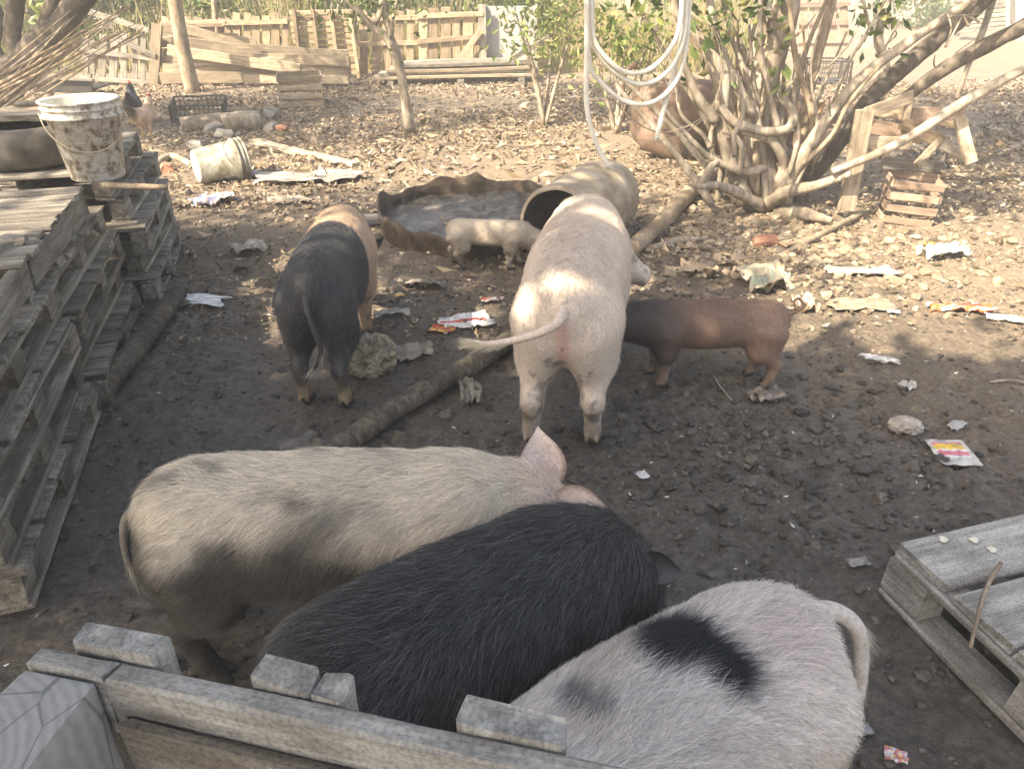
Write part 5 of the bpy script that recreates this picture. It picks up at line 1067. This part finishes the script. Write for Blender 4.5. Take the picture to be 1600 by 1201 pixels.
# crumpled bags as lumps
ICO = None
def ico(sub=1):
    t = (1+5**.5)/2; V = [(-1, t, 0), (1, t, 0), (-1, -t, 0), (1, -t, 0), (0, -1, t), (0, 1, t), (0, -1, -t), (0, 1, -t), (t, 0, -1), (t, 0, 1), (-t, 0, -1), (-t, 0, 1)]
    F = [(0, 11, 5), (0, 5, 1), (0, 1, 7), (0, 7, 10), (0, 10, 11), (1, 5, 9), (5, 11, 4), (11, 10, 2), (10, 7, 6), (7, 1, 8), (3, 9, 4), (3, 4, 2), (3, 2, 6), (3, 6, 8), (3, 8, 9), (4, 9, 5), (2, 4, 11), (6, 2, 10), (8, 6, 7), (9, 8, 1)]
    V = [np.array(v)/np.linalg.norm(v) for v in V]
    for _ in range(sub):
        c = {}; F2 = []
        def mid(a, b):
            k = (min(a, b), max(a, b))
            if k not in c: m = V[a]+V[b]; V.append(m/np.linalg.norm(m)); c[k] = len(V)-1
            return c[k]
        for a, b, d in F: x, y, z = mid(a, b), mid(b, d), mid(d, a); F2 += [(a, x, z), (b, y, x), (d, z, y), (x, y, z)]
        F = F2
    return np.array(V), np.array(F)
def lump(name, label, cat, px, py, size, cols, seed, rz=0, crease=.35):
    V, F = ico(4); r = 1-crease*np.abs(fbm(V*2.2+seed, 4, seed)); V2 = V*r[:, None]*np.array(size); V2[:, 2] = np.maximum(V2[:, 2], -size[2]*.55)+size[2]*.5
    C = lerp3(cols[0], cols[1], sstep(-.3, .3, fbm(V*3+seed, 3, seed+3))); c = G(px, py); o = mk(name, V2, F, M['paper'], None, False, C); o.location = c; o.rotation_euler = (0, 0, rz); return tag(o, label, cat)
lump('plastic_bag', 'bulky crumpled yellowish plastic bag at the feet of the belted pig', 'plastic bag', 580, 575, (.14, .12, .13), [(.36, .31, .21), (.20, .17, .125)], 3, .3, .6)
sheet('plastic_bag', 'loose brown tail of plastic beside the bulky bag', 'plastic bag', 645, 560, .22, .10, .2, [(.25, .21, .16), (.33, .28, .22)], .05, 41)
lump('plastic_bag', 'balled up clear plastic bag near the yellow and pink sachet', 'plastic bag', 1413, 672, (.075, .05, .045), [(.42, .37, .32), (.30, .26, .22)], 7, -.3, .5)
# ------------------------------------------------------------------ clods, rubble, leaf litter (nobody could count these)
def scatter(name, label, xs, ys, sz, cols, seed, sub=1, flat=.7, mat='clod'):
    rng = np.random.default_rng(seed); V0, F0 = ico(sub); n = len(xs); k = len(V0)
    nz = np.array([1+.75*fbm(V0*1.5+j*9.1, 4, j) for j in range(24)])[rng.integers(0, 24, n)]
    S = sz[:, None]*np.stack([rng.uniform(.8, 1.3, n), rng.uniform(.7, 1.1, n), rng.uniform(.45, .9, n)*flat/.7], 1); a = rng.uniform(0, 6.28, n); ca, sa = np.cos(a)[:, None], np.sin(a)[:, None]
    L = V0[None]*nz[..., None]*S[:, None]; X_ = L[..., 0]*ca-L[..., 1]*sa+xs[:, None]; Y_ = L[..., 0]*sa+L[..., 1]*ca+ys[:, None]; Z_ = L[..., 2]+(gz(xs, ys)+sz*.25)[:, None]
    V = np.stack([X_, Y_, Z_], -1).reshape(-1, 3); F = (F0[None]+(np.arange(n)*k)[:, None, None]).reshape(-1, 3); C = np.repeat(np.asarray(cols)[rng.integers(0, len(cols), n)]*rng.uniform(.7, 1.3, n)[:, None], k, 0)
    return tag(mk(name, V, F, M[mat], None, sub > 1, C), label, None, None, 'stuff')
rng = np.random.default_rng(44)
MUD = [(.065, .055, .046), (.09, .077, .064), (.05, .042, .036), (.115, .098, .08)]
n = 850; xs = np.concatenate([rng.normal(1.0, .45, n), rng.uniform(-2.2, 3.2, 4200)]); ys = np.concatenate([rng.normal(2.65, .40, n), rng.uniform(.8, 4.6, 4200)])
sz = np.concatenate([np.minimum(.005+rng.gamma(1.2, .0058, n), .034), np.minimum(.003+rng.gamma(1.2, .003, 4200), .016)])
scatter('mud_clods', 'dark clods of trodden mud and dung', xs, ys, sz, MUD, 1, 2, .6)
DRYC = [(.27, .21, .148), (.215, .165, .115), (.33, .265, .19), (.17, .13, .09)]
n = 1700; xs = np.concatenate([rng.normal(1.75, .55, n), rng.normal(2.9, .8, 500)]); ys = np.concatenate([rng.normal(5.25, .55, n), rng.normal(5.2, .35, 500)]); sz = np.minimum(.007+rng.gamma(1.3, .008, len(xs)), .05)
scatter('rubble', 'pale dry lumps of earth heaped round the tree foot', xs, ys, sz, DRYC, 2, 1)
n = 3600; xs = rng.uniform(-7, 8, n); ys = 5.2+8.5*rng.random(n)**1.2; sz = np.minimum(.007+rng.gamma(1.4, .009, n), .05); keep = ~(((xs+.28)**2+(ys-5.7)**2) < .66**2)
scatter('earth_lumps', 'dry broken earth lumps across the far yard', xs[keep], ys[keep], sz[keep], DRYC+[(.16, .125, .095)], 3, 0)
def litter(name, label, n, xr, yr, size, cols, seed, dens=None, aspect=.55):
    rng = np.random.default_rng(seed); x = rng.uniform(*xr, n); y = rng.uniform(*yr, n)
    k = vnoise(np.stack([x*.9, y*.9, 0*x], 1), seed)+.9*rng.random(n) > .25; x, y = x[k], y[k]
    k = ~(((x+.28)**2+(y-5.7)**2) < .68**2); x, y = x[k], y[k]
    V, F, C = leaves_vf(np.stack([x, y, gz(x, y)+.012+.02*rng.random(len(x))], 1), size, cols, rng, .72, aspect, .5)
    return tag(mk(name, V, F, M['litter'], None, False, C), label, None, None, 'stuff')
LIT = [(.30, .23, .15), (.38, .305, .215), (.23, .17, .11), (.17, .125, .085), (.44, .37, .28), (.26, .215, .165)]
litter('leaf_litter', 'dry leaves and husks strewn over the far yard', 48000, (-8, 9), (6.0, 13.5), .055, LIT+[(.16, .12, .09), (.12, .09, .07)], 5)
litter('near_litter', 'scattered dry leaf bits on the middle ground', 5200, (-3, 4.5), (3.6, 6.4), .04, LIT+[(.12, .10, .08)], 6)
litter('mud_litter', 'small trampled bits of straw and leaf in the mud', 1500, (-2.2, 2.6), (.9, 4.0), .022, [(.10, .085, .07), (.16, .135, .11), (.07, .06, .05), (.3, .27, .23), (.6, .58, .54)], 7, aspect=.35)
litter('straw', 'thin dry stalks lying across the yard', 2600, (-6, 7), (4.6, 13), .17, LIT, 8, aspect=.06)
# ------------------------------------------------------------------ hazy air
hm = bpy.data.materials.new('haze'); hm.use_nodes = True; hm.node_tree.nodes.clear()
ho_ = hm.node_tree.nodes.new('ShaderNodeOutputMaterial'); hv = hm.node_tree.nodes.new('ShaderNodeVolumePrincipled')
hv.inputs['Density'].default_value = .0085; hv.inputs['Color'].default_value = (.93, .92, .90, 1); hv.inputs['Anisotropy'].default_value = 0.0
hm.node_tree.links.new(hv.outputs[0], ho_.inputs['Volume'])
a, b, z0, z1 = (-61.5, 63), (-22.5, 115), -1.2, 7.2
V = [(x, y, z) for x in a for y in b for z in (z0, z1)]; F = [(0, 1, 3, 2), (4, 6, 7, 5), (0, 4, 5, 1), (2, 3, 7, 6), (0, 2, 6, 4), (1, 5, 7, 3)]
tag(mk('haze', V, F, hm), 'thin pale dusty haze in the yard air', None, None, 'stuff')
